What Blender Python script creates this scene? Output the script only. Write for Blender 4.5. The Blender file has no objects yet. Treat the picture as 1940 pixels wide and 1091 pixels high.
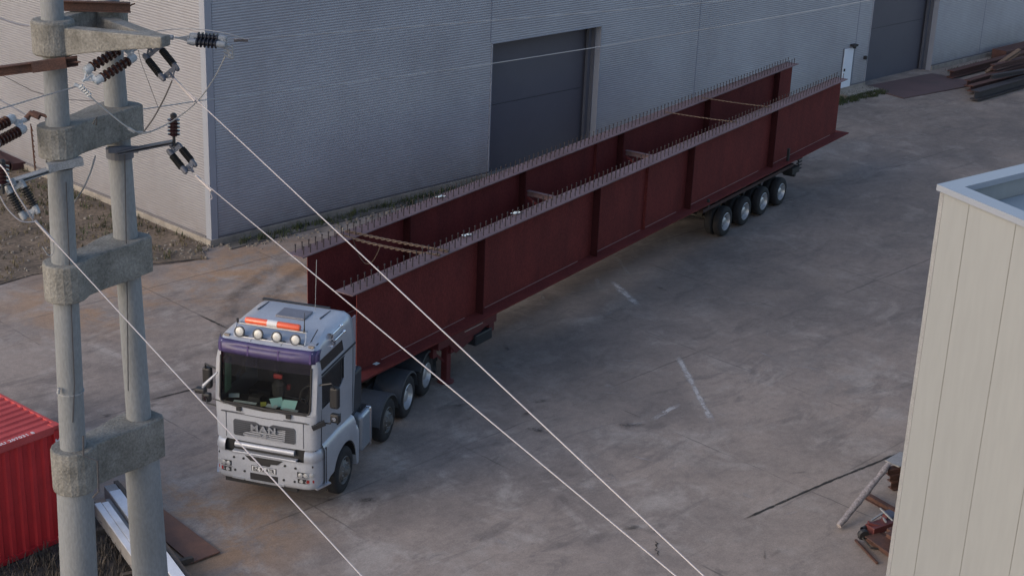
import bpy, bmesh, math, random
from mathutils import Vector, Matrix
random.seed(7)
rad = math.radians
sc = bpy.context.scene
C = sc.collection

# ------------------------------------------------------------------ camera
CAM = Vector((0.0, 0.0, 15.927))
FPX = 2912.27
CR = Vector((0.70726638, -0.70592724, 0.03796045))
CU = Vector((0.22311557, 0.27384623, 0.93553604))
CF = Vector((0.67081571, 0.65320362, -0.35118559))
cd = bpy.data.cameras.new('camera')
cam = bpy.data.objects.new('camera', cd)
C.objects.link(cam)
m = Matrix((CR, CU, -CF)).transposed().to_4x4()
m.translation = CAM
cam.matrix_world = m
cd.sensor_width = 36
cd.lens = FPX / 1940 * 36
cd.clip_start = 0.3
cd.clip_end = 3000
sc.camera = cam

# ------------------------------------------------------------------ light
SUN_AZ, SUN_EL = 168.0, 24.0            # azimuth counter-clockwise from +X
w = bpy.data.worlds.new('World')
sc.world = w
w.use_nodes = True
nt = w.node_tree
bg = nt.nodes['Background']
sky = nt.nodes.new('ShaderNodeTexSky')
sky.sky_type = 'NISHITA'
sky.sun_disc = False
sky.sun_elevation = rad(SUN_EL)
sky.sun_rotation = rad(90 - SUN_AZ)
sky.air_density = 1.0
sky.dust_density = 2.0
nt.links.new(sky.outputs[0], bg.inputs[0])
bg.inputs[1].default_value = 0.15
sl = bpy.data.lights.new('sun', 'SUN')
sl.energy = 0.5
sl.angle = rad(38)
sl.color = (1.0, 0.89, 0.80)
sun = bpy.data.objects.new('sun', sl)
C.objects.link(sun)
sd = Vector((math.cos(rad(SUN_AZ)) * math.cos(rad(SUN_EL)), math.sin(rad(SUN_AZ)) * math.cos(rad(SUN_EL)), math.sin(rad(SUN_EL))))
sun.rotation_euler = sd.to_track_quat('Z', 'Y').to_euler()
sun.location = (0, 0, 40)
sc.view_settings.view_transform = 'Standard'
sc.view_settings.look = 'None'
sc.view_settings.exposure = 0.6
sc.view_settings.gamma = 1.0

# ------------------------------------------------------------------ helpers
def ray(px, py):
    return CR * ((px - 970) / FPX) - CU * ((py - 545.5) / FPX) + CF
def gz(px, py, z=0.0):                       # point at height z seen at a photo pixel
    d = ray(px, py)
    return CAM + d * ((z - CAM.z) / d.z)
def at(px, py, D):                           # point at horizontal distance D
    d = ray(px, py)
    return CAM + d * (D / math.hypot(d.x, d.y))

def lin(c):
    return c / 12.92 if c <= 0.04045 else ((c + 0.055) / 1.055) ** 2.4
MATS = {}
def mat(name, col, rough=0.6, metal=0.0, var=0.18, scale=3.0, col2=None, amt=0.5, fine=60.0, bump=0.0, coat=0.0, stretch=None, spec=0.5):
    if name in MATS: return MATS[name]
    M = bpy.data.materials.new(name); M.use_nodes = True
    n = M.node_tree; L = n.links
    b = n.nodes['Principled BSDF']
    b.inputs['Roughness'].default_value = rough
    b.inputs['Metallic'].default_value = metal
    b.inputs['Specular IOR Level'].default_value = spec
    if coat: b.inputs['Coat Weight'].default_value = coat; b.inputs['Coat Roughness'].default_value = 0.15
    tc = n.nodes.new('ShaderNodeTexCoord')
    mp = n.nodes.new('ShaderNodeMapping')
    L.new(tc.outputs['Object'], mp.inputs[0])
    if stretch: mp.inputs['Scale'].default_value = stretch
    n1 = n.nodes.new('ShaderNodeTexNoise'); n1.inputs['Scale'].default_value = scale; n1.inputs['Detail'].default_value = 6; n1.inputs['Roughness'].default_value = 0.65
    n2 = n.nodes.new('ShaderNodeTexNoise'); n2.inputs['Scale'].default_value = fine; n2.inputs['Detail'].default_value = 2
    L.new(mp.outputs[0], n1.inputs[0]); L.new(mp.outputs[0], n2.inputs[0])
    ramp = n.nodes.new('ShaderNodeMapRange')
    ramp.inputs[1].default_value = 0.35; ramp.inputs[2].default_value = 0.68
    L.new(n1.outputs[0], ramp.inputs[0])
    mx = n.nodes.new('ShaderNodeMix'); mx.data_type = 'RGBA'
    c2 = col2 or tuple(c * (1 - var) for c in col)
    mx.inputs[6].default_value = (*col, 1); mx.inputs[7].default_value = (*c2, 1)
    ml = n.nodes.new('ShaderNodeMath'); ml.operation = 'MULTIPLY'; ml.inputs[1].default_value = amt if col2 else 1.0
    L.new(ramp.outputs[0], ml.inputs[0]); L.new(ml.outputs[0], mx.inputs[0])
    mr = n.nodes.new('ShaderNodeMapRange'); mr.inputs[1].default_value = 0.3; mr.inputs[2].default_value = 0.7
    mr.inputs[3].default_value = 1 - var; mr.inputs[4].default_value = 1 + var
    L.new(n2.outputs[0], mr.inputs[0])
    m2 = n.nodes.new('ShaderNodeVectorMath'); m2.operation = 'SCALE'
    L.new(mx.outputs[2], m2.inputs[0]); L.new(mr.outputs[0], m2.inputs['Scale'])
    L.new(m2.outputs[0], b.inputs['Base Color'])
    if bump:
        bp = n.nodes.new('ShaderNodeBump'); bp.inputs['Strength'].default_value = bump; bp.inputs['Distance'].default_value = 0.02
        L.new(n2.outputs[0], bp.inputs['Height']); L.new(bp.outputs[0], b.inputs['Normal'])
    MATS[name] = M
    return M

class MB:
    def __init__(s): s.bm = bmesh.new()
    def box(s, a, b, M=None):
        x0, x1 = sorted((a[0], b[0])); y0, y1 = sorted((a[1], b[1])); z0, z1 = sorted((a[2], b[2]))
        P = [(x0,y0,z0),(x1,y0,z0),(x1,y1,z0),(x0,y1,z0),(x0,y0,z1),(x1,y0,z1),(x1,y1,z1),(x0,y1,z1)]
        v = [s.bm.verts.new(M @ Vector(p) if M else p) for p in P]
        for f in ((0,3,2,1),(4,5,6,7),(0,1,5,4),(1,2,6,5),(2,3,7,6),(3,0,4,7)): s.bm.faces.new([v[i] for i in f])
        return s
    def bar(s, p, q, wd, h, up=(0, 0, 1)):      # box section between two points
        p, q = Vector(p), Vector(q); d = (q - p).normalized(); u = Vector(up)
        if abs(d.dot(u)) > 0.98: u = Vector((1, 0, 0))
        r = d.cross(u).normalized(); u = r.cross(d)
        v = []
        for c in (p, q):
            for a, b in ((-1,-1),(1,-1),(1,1),(-1,1)): v.append(s.bm.verts.new(c + r * a * wd / 2 + u * b * h / 2))
        for f in ((0,1,2,3),(7,6,5,4),(0,4,5,1),(1,5,6,2),(2,6,7,3),(3,7,4,0)): s.bm.faces.new([v[i] for i in f])
        return s
    def tube(s, pts, r, n=8, caps=True):
        pts = [Vector(p) for p in pts]; rs = r if isinstance(r, (list, tuple)) else [r] * len(pts)
        rings = []; prev = None
        for i, p in enumerate(pts):
            d = (pts[min(i + 1, len(pts) - 1)] - pts[max(i - 1, 0)]).normalized()
            if prev is None:
                u = Vector((0, 0, 1)) if abs(d.z) < 0.95 else Vector((1, 0, 0))
            else: u = prev
            a = d.cross(u).normalized(); u = a.cross(d).normalized(); prev = u
            rings.append([s.bm.verts.new(p + (a * math.cos(t) + u * math.sin(t)) * rs[i]) for t in [2 * math.pi * k / n for k in range(n)]])
        for A, B in zip(rings, rings[1:]):
            for k in range(n): s.bm.faces.new((A[k], A[(k + 1) % n], B[(k + 1) % n], B[k]))
        if caps:
            s.bm.faces.new(rings[0][::-1]); s.bm.faces.new(rings[-1])
        return s
    def lathe(s, c, axis, prof, n=24):           # prof: (along, radius)
        c = Vector(c); ax = Vector(axis).normalized()
        u = Vector((0, 0, 1)) if abs(ax.z) < 0.9 else Vector((1, 0, 0))
        a = ax.cross(u).normalized(); b = ax.cross(a).normalized()
        rings = []
        for (t, r) in prof:
            if r < 1e-6: rings.append([s.bm.verts.new(c + ax * t)])
            else: rings.append([s.bm.verts.new(c + ax * t + (a * math.cos(k * 2 * math.pi / n) + b * math.sin(k * 2 * math.pi / n)) * r) for k in range(n)])
        for A, B in zip(rings, rings[1:]):
            for k in range(n):
                k2 = (k + 1) % n
                if len(A) == 1 and len(B) == 1: continue
                if len(A) == 1: s.bm.faces.new((A[0], B[k2], B[k]))
                elif len(B) == 1: s.bm.faces.new((A[k], A[k2], B[0]))
                else: s.bm.faces.new((A[k], A[k2], B[k2], B[k]))
        return s
    def prism(s, poly, ext, f):                  # poly 2d list; f(u,v,t)->3d ; t in ext
        A = [s.bm.verts.new(f(u, v, ext[0])) for u, v in poly]
        B = [s.bm.verts.new(f(u, v, ext[1])) for u, v in poly]
        s.bm.faces.new(A[::-1]); s.bm.faces.new(B)
        for i in range(len(poly)):
            j = (i + 1) % len(poly); s.bm.faces.new((A[i], A[j], B[j], B[i]))
        return s
    def quad(s, *P):
        s.bm.faces.new([s.bm.verts.new(p) for p in P]); return s
    def build(s, name, material, parent=None, smooth=False, bevel=0.0, rough_edges=0.0, world=False, seg=2):
        me = bpy.data.meshes.new(name)
        bmesh.ops.remove_doubles(s.bm, verts=s.bm.verts, dist=1e-5)
        bmesh.ops.recalc_face_normals(s.bm, faces=s.bm.faces)
        s.bm.to_mesh(me); s.bm.free()
        o = bpy.data.objects.new(name, me); C.objects.link(o)
        me.materials.append(material)
        if parent is not None:
            o.parent = parent
            if world: o.matrix_parent_inverse = parent.matrix_world.inverted()
        if smooth:
            for p in me.polygons: p.use_smooth = True
            md = o.modifiers.new('es', 'EDGE_SPLIT'); md.split_angle = rad(38)
        if bevel:
            md = o.modifiers.new('bev', 'BEVEL'); md.width = bevel; md.segments = seg; md.limit_method = 'ANGLE'; md.angle_limit = rad(40)
        return o

def tag(o, label, cat, group=None, kind=None):
    if label: o['label'] = label
    if cat: o['category'] = cat
    if group: o['group'] = group
    if kind: o['kind'] = kind
    return o
def thing(name, loc, rz, label, cat, group=None):
    o = bpy.data.objects.new(name, None); C.objects.link(o)
    o.location = loc; o.rotation_euler = (0, 0, rz); o.empty_display_size = 0.2
    bpy.context.view_layer.update()
    return tag(o, label, cat, group)
def text_mesh(name, body, size, M, material, parent, extrude=0.003, bold=0.0, spacing=1.0, xs=1.0):
    cu = bpy.data.curves.new(name, 'FONT'); cu.body = body; cu.size = size; cu.extrude = extrude; cu.offset = bold
    cu.align_x = 'CENTER'; cu.align_y = 'CENTER'; cu.space_character = spacing
    t = bpy.data.objects.new(name, cu); C.objects.link(t)
    dg = bpy.context.evaluated_depsgraph_get()
    me = bpy.data.meshes.new_from_object(t.evaluated_get(dg))
    bpy.data.objects.remove(t)
    o = bpy.data.objects.new(name, me); C.objects.link(o); me.materials.clear(); me.materials.append(material)
    o.parent = parent; o.matrix_local = M @ Matrix.Diagonal((xs, 1, 1, 1))
    return o

# ------------------------------------------------------------------ materials
concrete_pole = mat('pole concrete', (0.215, 0.225, 0.24), 0.85, var=0.10, scale=1.3, col2=(0.155, 0.16, 0.165), amt=0.8, fine=40, bump=0.3, stretch=(1, 1, 0.35))
concrete_collar = mat('collar concrete', (0.215, 0.208, 0.195), 0.9, var=0.24, scale=3.5, col2=(0.105, 0.10, 0.09), amt=0.9, fine=35, bump=0.6)
plinth_m = mat('plinth concrete', (0.30, 0.27, 0.24), 0.9, var=0.15, scale=2, col2=(0.16, 0.14, 0.12), amt=0.8)
rust = mat('rusty steel', (0.10, 0.045, 0.032), 0.8, var=0.3, scale=6, col2=(0.055, 0.03, 0.026), amt=0.9)
rust_plate = mat('rusty plate', (0.19, 0.092, 0.062), 0.75, var=0.15, scale=2.5, col2=(0.12, 0.065, 0.052), amt=0.9)
primer = mat('red oxide primer', (0.155, 0.034, 0.031), 0.8, var=0.18, scale=1.4, col2=(0.105, 0.026, 0.025), amt=0.9, fine=30, spec=0.12, stretch=(1, 1, .45))
stiffener_dk = mat('dark stiffener red', (0.055, 0.014, 0.015), 0.8, var=0.2, scale=2, spec=0.1)  # darker red than the webs, given to the stiffeners
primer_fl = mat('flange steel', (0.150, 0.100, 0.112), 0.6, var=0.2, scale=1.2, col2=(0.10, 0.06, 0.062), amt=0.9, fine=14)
stud_m = mat('stud steel', (0.022, 0.016, 0.02), 0.7)
trailer_red = mat('trailer red paint', (0.12, 0.022, 0.026), 0.5, var=0.2, scale=3, col2=(0.07, 0.016, 0.018), amt=0.9)
dark_steel = mat('dark chassis', (0.022, 0.022, 0.026), 0.6, var=0.3, scale=4)
rubber = mat('tyre rubber', (0.018, 0.018, 0.021), 0.85, var=0.25, scale=5)
plastic = mat('black plastic', (0.02, 0.02, 0.023), 0.5)
fender_m = mat('grey fender plastic', (0.055, 0.062, 0.075), 0.6, var=0.2, scale=3, col2=(0.035, 0.038, 0.045), amt=0.8)
rim_m = mat('silver rim', (0.50, 0.51, 0.53), 0.4, 0.6, var=0.15, scale=6)
rim_dirty = mat('dusty rim', (0.16, 0.155, 0.15), 0.6, 0.3, var=0.25, scale=9)
silver = mat('silver paint', (0.42, 0.438, 0.49), 0.36, 0.25, var=0.05, scale=2, col2=(0.35, 0.36, 0.40), amt=0.7, fine=25, coat=0.25)
silver_roof = mat('silver roof paint', (0.56, 0.55, 0.60), 0.45, 0.1, var=0.05, scale=3, col2=(0.47, 0.46, 0.49), amt=0.6, coat=0.2)
alu = mat('brushed aluminium', (0.50, 0.52, 0.57), 0.35, 0.7, var=0.1)
chrome = mat('bright chrome', (0.75, 0.75, 0.78), 0.15, 1.0, var=0.03)
galv = mat('galvanised steel', (0.30, 0.31, 0.33), 0.6, 0.3, var=0.2, scale=8)
grille_m = mat('grille grey', (0.06, 0.064, 0.078), 0.55, var=0.1)
white_p = mat('white paint', (0.62, 0.62, 0.64), 0.5, var=0.06)
orange = mat('orange beacon plastic', (0.75, 0.12, 0.05), 0.3, var=0.06, coat=0.5)
red_lens = mat('red lens', (0.30, 0.03, 0.03), 0.25)
lamp_m = mat('lamp glass', (0.40, 0.41, 0.43), 0.3, 0.2, var=0.2, scale=20)
porc = mat('brown porcelain', (0.045, 0.018, 0.015), 0.25, var=0.2)
wire_m = mat('bright conductor', (0.42, 0.385, 0.395), 0.5, 0.2, var=0.05)
wire_d = mat('dull conductor', (0.30, 0.30, 0.31), 0.5, 0.3, var=0.05)
wire_k = mat('dark cable', (0.06, 0.055, 0.06), 0.6)
paper_m = mat('pale cyan paper', (0.50, 0.85, 0.82), 0.7, var=0.04)
paper_w = mat('white paper', (0.6, 0.66, 0.66), 0.7, var=0.04)
curtain = mat('green curtain', (0.16, 0.30, 0.20), 0.8)
interior = mat('dark cab interior', (0.025, 0.023, 0.025), 0.8)
brown_int = mat('brown cab trim', (0.09, 0.07, 0.05), 0.8)
red_int = mat('red cab ornament', (0.35, 0.02, 0.02), 0.6)
cont_red = mat('container red paint', (0.48, 0.020, 0.026), 0.6, var=0.08, scale=1.5, col2=(0.33, 0.014, 0.018), amt=0.7)
cont_top = mat('container faded roof', (0.50, 0.085, 0.085), 0.75, var=0.1, scale=1.5, col2=(0.36, 0.055, 0.055), amt=0.8, spec=.2)
white_profile = mat('white coated sheet', (0.74, 0.77, 0.84), 0.45, var=0.06, scale=1.5, col2=(0.5, 0.5, 0.52), amt=0.7)
grey_profile = mat('weathered profile', (0.27, 0.26, 0.26), 0.6, var=0.2, scale=4)
door_dark = mat('gate panel', (0.10, 0.10, 0.125), 0.45, var=0.08, scale=0.8)
gate_steel = mat('gate jamb', (0.10, 0.105, 0.13), 0.5, var=0.1)
trim_m = mat('corner flashing', (0.30, 0.32, 0.38), 0.4, 0.2, var=0.05)
roof_m = mat('hall roof sheet', (0.3, 0.31, 0.34), 0.5)
door_white = mat('white door', (0.66, 0.70, 0.78), 0.5, var=0.05)
lash_m = mat('lashing strap', (0.10, 0.07, 0.055), 0.8, var=0.3, scale=30)
timber = mat('weathered timber', (0.11, 0.085, 0.07), 0.85, var=0.3, scale=5)
mottled = mat('mottled pipe', (0.34, 0.31, 0.31), 0.8, var=0.3, scale=14, col2=(0.16, 0.13, 0.13), amt=1.0)

def glass(name, tint, op):
    M = bpy.data.materials.new(name); M.use_nodes = True; n = M.node_tree; L = n.links
    n.nodes.remove(n.nodes['Principled BSDF']); out = n.nodes['Material Output']
    tr = n.nodes.new('ShaderNodeBsdfTransparent'); tr.inputs[0].default_value = (*tint, 1)
    gl = n.nodes.new('ShaderNodeBsdfGlossy'); gl.inputs['Roughness'].default_value = 0.04; gl.inputs[0].default_value = (0.9, 0.92, 0.95, 1)
    fr = n.nodes.new('ShaderNodeFresnel'); fr.inputs[0].default_value = 1.5
    mm = n.nodes.new('ShaderNodeMath'); mm.operation = 'MULTIPLY_ADD'; mm.inputs[1].default_value = 0.9; mm.inputs[2].default_value = op
    mx = n.nodes.new('ShaderNodeMixShader')
    L.new(fr.outputs[0], mm.inputs[0]); L.new(mm.outputs[0], mx.inputs[0]); L.new(tr.outputs[0], mx.inputs[1]); L.new(gl.outputs[0], mx.inputs[2])
    L.new(mx.outputs[0], out.inputs[0]); return M
glass_ws = glass('windscreen glass', (0.80, 0.84, 0.82), 0.01)
glass_side = glass('side glass', (0.25, 0.28, 0.3), 0.03)
visor_glass = glass('violet visor', (0.42, 0.33, 0.62), 0.05)
visor_m = mat('violet visor plastic', (0.065, 0.05, 0.145), 0.45, var=0.1, scale=3, col2=(0.045, 0.035, 0.09), amt=0.8)

def nd(n, t, **k):
    x = n.nodes.new(t)
    for a, b in k.items(): setattr(x, a, b)
    return x
def cladding(name, col, col2, period=0.085, amp=0.10):
    M = bpy.data.materials.new(name); M.use_nodes = True; n = M.node_tree; L = n.links; b = n.nodes['Principled BSDF']
    b.inputs['Roughness'].default_value = 0.42; b.inputs['Metallic'].default_value = 0.15
    tc = nd(n, 'ShaderNodeTexCoord'); sp = nd(n, 'ShaderNodeSeparateXYZ'); L.new(tc.outputs['Object'], sp.inputs[0])
    a = nd(n, 'ShaderNodeMath', operation='MULTIPLY'); a.inputs[1].default_value = 2 * math.pi / period; L.new(sp.outputs[2], a.inputs[0])
    s = nd(n, 'ShaderNodeMath', operation='SINE'); L.new(a.outputs[0], s.inputs[0])
    n1 = nd(n, 'ShaderNodeTexNoise'); n1.inputs['Scale'].default_value = 0.35; n1.inputs['Detail'].default_value = 5; L.new(tc.outputs['Object'], n1.inputs[0])
    mp = nd(n, 'ShaderNodeMapping'); mp.inputs['Scale'].default_value = (2.0, 2.0, 26.0); L.new(tc.outputs['Object'], mp.inputs[0])
    n2 = nd(n, 'ShaderNodeTexNoise'); n2.inputs['Scale'].default_value = 1.2; n2.inputs['Detail'].default_value = 4; L.new(mp.outputs[0], n2.inputs[0])
    r = nd(n, 'ShaderNodeMapRange'); r.inputs[1].default_value = 0.35; r.inputs[2].default_value = 0.65; L.new(n1.outputs[0], r.inputs[0])
    mx = nd(n, 'ShaderNodeMix', data_type='RGBA'); mx.inputs[6].default_value = (*col, 1); mx.inputs[7].default_value = (*col2, 1); L.new(r.outputs[0], mx.inputs[0])
    f = nd(n, 'ShaderNodeMath', operation='MULTIPLY_ADD'); f.inputs[1].default_value = amp; f.inputs[2].default_value = 0.76; L.new(s.outputs[0], f.inputs[0])
    g = nd(n, 'ShaderNodeMath', operation='MULTIPLY_ADD'); g.inputs[1].default_value = 0.48; L.new(n2.outputs[0], g.inputs[0]); L.new(f.outputs[0], g.inputs[2])
    v = nd(n, 'ShaderNodeVectorMath', operation='SCALE'); L.new(mx.outputs[2], v.inputs[0]); L.new(g.outputs[0], v.inputs['Scale'])
    mps = nd(n, 'ShaderNodeMapping'); mps.inputs['Scale'].default_value = (1.6, 1.6, .12); L.new(tc.outputs['Object'], mps.inputs[0])
    n3 = nd(n, 'ShaderNodeTexNoise'); n3.inputs['Scale'].default_value = 1.0; n3.inputs['Detail'].default_value = 6; n3.inputs['Roughness'].default_value = .7; L.new(mps.outputs[0], n3.inputs[0])
    r3 = nd(n, 'ShaderNodeMapRange'); r3.inputs[1].default_value = .5; r3.inputs[2].default_value = .75; r3.inputs[4].default_value = .12; L.new(n3.outputs[0], r3.inputs[0])
    hz = nd(n, 'ShaderNodeMapRange'); hz.inputs[1].default_value = 1.6; hz.inputs[2].default_value = .2; hz.inputs[4].default_value = .75; L.new(sp.outputs[2], hz.inputs[0])
    n4 = nd(n, 'ShaderNodeTexNoise'); n4.inputs['Scale'].default_value = 2.2; n4.inputs['Detail'].default_value = 5; L.new(tc.outputs['Object'], n4.inputs[0])
    h4 = nd(n, 'ShaderNodeMath', operation='MULTIPLY'); L.new(hz.outputs[0], h4.inputs[0]); L.new(n4.outputs[0], h4.inputs[1])
    ad = nd(n, 'ShaderNodeMath', operation='ADD', use_clamp=True); L.new(r3.outputs[0], ad.inputs[0]); L.new(h4.outputs[0], ad.inputs[1])
    mx2 = nd(n, 'ShaderNodeMix', data_type='RGBA'); mx2.inputs[7].default_value = (0.175, 0.155, 0.15, 1); L.new(ad.outputs[0], mx2.inputs[0]); L.new(v.outputs[0], mx2.inputs[6])
    L.new(mx2.outputs[2], b.inputs['Base Color'])
    bp = nd(n, 'ShaderNodeBump'); bp.inputs['Strength'].default_value = 0.35; bp.inputs['Distance'].default_value = 0.01
    L.new(s.outputs[0], bp.inputs['Height']); L.new(bp.outputs[0], b.inputs['Normal'])
    return M
clad = cladding('hall cladding', (0.35, 0.36, 0.405), (0.30, 0.305, 0.345))

def ground_mat():
    M = bpy.data.materials.new('yard concrete'); M.use_nodes = True; n = M.node_tree; L = n.links; b = n.nodes['Principled BSDF']
    b.inputs['Roughness'].default_value = 0.85; b.inputs['Specular IOR Level'].default_value = 0.3
    tc = nd(n, 'ShaderNodeTexCoord'); P = tc.outputs['Object']
    def noise(s, d=5, r=0.6, vec=P, dist=0.0):
        x = nd(n, 'ShaderNodeTexNoise'); x.inputs['Scale'].default_value = s; x.inputs['Detail'].default_value = d; x.inputs['Roughness'].default_value = r
        x.inputs['Distortion'].default_value = dist; L.new(vec, x.inputs[0]); return x.outputs[0]
    def rng(v, a, b_, c=0.0, d=1.0):
        x = nd(n, 'ShaderNodeMapRange'); x.inputs[1].default_value = a; x.inputs[2].default_value = b_; x.inputs[3].default_value = c; x.inputs[4].default_value = d
        x.interpolation_type = 'SMOOTHSTEP'
        L.new(v, x.inputs[0]); return x.outputs[0]
    def mix(f, a, c):
        x = nd(n, 'ShaderNodeMix', data_type='RGBA')
        L.new(f, x.inputs[0])
        if isinstance(a, tuple): x.inputs[6].default_value = (*a, 1)
        else: L.new(a, x.inputs[6])
        if isinstance(c, tuple): x.inputs[7].default_value = (*c, 1)
        else: L.new(c, x.inputs[7])
        return x.outputs[2]
    def mth(op, a, c, d=None):
        x = nd(n, 'ShaderNodeMath', operation=op)
        for i, v in enumerate((a, c, d)):
            if v is None: continue
            if isinstance(v, (int, float)): x.inputs[i].default_value = v
            else: L.new(v, x.inputs[i])
        return x.outputs[0]
    off = nd(n, 'ShaderNodeMapping'); off.inputs['Location'].default_value = (13.0, 7.0, 3.0); L.new(P, off.inputs[0]); P2 = off.outputs[0]
    off3 = nd(n, 'ShaderNodeMapping'); off3.inputs['Location'].default_value = (-31.0, 17.0, 5.0); off3.inputs['Rotation'].default_value = (0, 0, 0.5); off3.inputs['Scale'].default_value = (0.5, 1.6, 1); L.new(P, off3.inputs[0]); P3 = off3.outputs[0]
    sp = nd(n, 'ShaderNodeSeparateXYZ'); L.new(P, sp.inputs[0])
    c = mix(rng(noise(0.25, 6, 0.65), 0.38, 0.62), (0.305, 0.250, 0.218), (0.215, 0.180, 0.163))
    c = mix(mth('MULTIPLY', rng(noise(0.7, 6, 0.7, P2, 0.6), 0.48, 0.68), 0.7), c, (0.38, 0.335, 0.305))
    c = mix(mth('MULTIPLY', rng(noise(0.9, 7, 0.7, P3, 0.8), 0.49, 0.70), 0.6), c, (0.115, 0.10, 0.096))
    # orange-brown rust staining near the hall corner and by the container
    def blob(x0, y0, r0, r1):
        dx = mth('SUBTRACT', sp.outputs[0], x0); dy = mth('SUBTRACT', sp.outputs[1], y0)
        d = mth('SQRT', mth('ADD', mth('MULTIPLY', dx, dx), mth('MULTIPLY', dy, dy)), 0)
        return rng(d, r1, r0)
    st = mth('MAXIMUM', blob(25.5, 35.0, 1.0, 4.5), mth('MAXIMUM', blob(20.5, 36.5, 0.5, 4.0), blob(15, 24, 1.0, 4.0)))
    f = mth('MULTIPLY', st, rng(noise(0.8, 6, 0.7, P2, 0.5), 0.40, 0.62))
    c = mix(mth('MULTIPLY', f, 0.8), c, (0.33, 0.20, 0.115))
    # soft shade of trailer and hall, painted into the yard colour
    yard_shade = mth('MAXIMUM', blob(27, 24.8, .5, 6.0), mth('MAXIMUM', blob(37, 26, 1.0, 11.0), mth('MAXIMUM', blob(47, 23, 3, 15), blob(60, 26, 3, 16))))
    c = mix(mth('MULTIPLY', yard_shade, mth('MULTIPLY_ADD', noise(0.5, 6, 0.65, P2), 0.75, 0.25)), c, (0.082, 0.078, 0.080))
    pale = blob(33, 18.5, 1, 6)
    warm = blob(27, 15, 1, 7)
    c = mix(mth('MULTIPLY', warm, 0.35), c, (0.30, 0.245, 0.205))
    c = mix(mth('MULTIPLY', pale, mth('MULTIPLY', rng(noise(1.3, 6, 0.7, P3, 0.7), 0.48, 0.7), 0.5)), c, (0.24, 0.22, 0.21))
    # speckle
    v = nd(n, 'ShaderNodeVectorMath', operation='SCALE'); L.new(c, v.inputs[0])
    L.new(mth('MULTIPLY_ADD', noise(30, 3, 0.85), 0.95, 0.53), v.inputs['Scale']); c = v.outputs[0]
    v = nd(n, 'ShaderNodeVectorMath', operation='SCALE'); L.new(c, v.inputs[0])
    L.new(mth('MULTIPLY_ADD', noise(5.5, 6, 0.8, P2), 0.9, 0.55), v.inputs['Scale']); c = v.outputs[0]
    # slab joints
    wob = mth('MULTIPLY_ADD', noise(1.5, 3), 0.10, -0.05)
    def joint(axis, x0, step, wdt, seed):
        t = mth('ADD', sp.outputs[axis], mth('SUBTRACT', wob, x0))
        t = mth('ABSOLUTE', mth('SUBTRACT', mth('FRACT', mth('ADD', mth('DIVIDE', t, step), 0.5), 0), 0.5), 0)
        return rng(mth('MULTIPLY', t, step), wdt, wdt * 0.3)
    j = mth('MAXIMUM', joint(0, 17.85, 4.35, 0.03, 1), joint(1, 16.35, 6.63, 0.035, 2))
    j = mth('MULTIPLY', j, rng(noise(0.35, 3, 0.6, P3), 0.45, 0.60))
    c = mix(mth('MULTIPLY', j, 0.45), c, (0.035, 0.032, 0.032))
    L.new(c, b.inputs['Base Color'])
    bp = nd(n, 'ShaderNodeBump'); bp.inputs['Strength'].default_value = 0.25; bp.inputs['Distance'].default_value = 0.02
    L.new(noise(9, 6, 0.8), bp.inputs['Height']); L.new(bp.outputs[0], b.inputs['Normal'])
    return M

# ------------------------------------------------------------------ ground
def grid_sheet(x0, x1, y0, y1, nx, ny, zf):
    mb = MB(); V = [[mb.bm.verts.new((x0 + (x1 - x0) * i / nx, y0 + (y1 - y0) * j / ny, zf(x0 + (x1 - x0) * i / nx, y0 + (y1 - y0) * j / ny))) for j in range(ny + 1)] for i in range(nx + 1)]
    for i in range(nx):
        for j in range(ny): mb.bm.faces.new((V[i][j], V[i + 1][j], V[i + 1][j + 1], V[i][j + 1]))
    return mb
g = MB().quad((-400, -400, 0), (900, -400, 0), (900, 900, 0), (-400, 900, 0)).build('ground', ground_mat())
tag(g, 'stained grey brown concrete yard', None, kind='structure')

dirt_m = mat('bare soil', (0.18, 0.135, 0.10), 0.95, var=0.35, scale=0.9, col2=(0.075, 0.058, 0.046), amt=1.0, fine=9, bump=1.0)
dirt_poly = [gz(*q) for q in [(-90, 560), (0, 540), (60, 522), (120, 512), (200, 512), (290, 500), (345, 495), (392, 492), (385, 476), (372, 470)]]
mb = MB()
pl = [(v.x, v.y) for v in dirt_poly] + [(25.9, 38.3), (25.6, 47), (25.2, 75), (2, 75), (2, 44)]
mb.prism(pl, (-0.2, 0.03), lambda u, v, t: Vector((u, v, t)))
o = mb.build('dirt_ground', dirt_m); tag(o, 'bare brown soil beside the end wall of the hall', None, kind='structure')

def inside(poly, x, y):
    r = False; j = len(poly) - 1
    for i in range(len(poly)):
        a, b_ = poly[i], poly[j]
        if (a[1] > y) != (b_[1] > y) and x < (b_[0] - a[0]) * (y - a[1]) / (b_[1] - a[1]) + a[0]: r = not r
        j = i
    return r
def blades(name, spots, m_, label, cat, hmin=0.05, hmax=0.22, wd=0.012):
    mb = MB()
    for (x, y, z, k) in spots:
        for _ in range(k):
            a = random.uniform(0, 6.28); h = random.uniform(hmin, hmax); l = random.uniform(0.1, 0.8) * h
            px_, py_ = x + random.gauss(0, 0.06), y + random.gauss(0, 0.06)
            s_ = Vector((math.cos(a + 1.57), math.sin(a + 1.57), 0)) * wd; t = Vector((px_ + math.cos(a) * l, py_ + math.sin(a) * l, z + h))
            b0 = Vector((px_, py_, z)); mid = b0.lerp(t, 0.5) + Vector((0, 0, h * 0.15))
            v = [mb.bm.verts.new(q) for q in (b0 - s_, b0 + s_, mid + s_ * 0.7, mid - s_ * 0.7, t)]
            mb.bm.faces.new(v[:4]); mb.bm.faces.new((v[3], v[2], v[4]))
    return tag(mb.build(name, m_), label, cat, kind='stuff')
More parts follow.
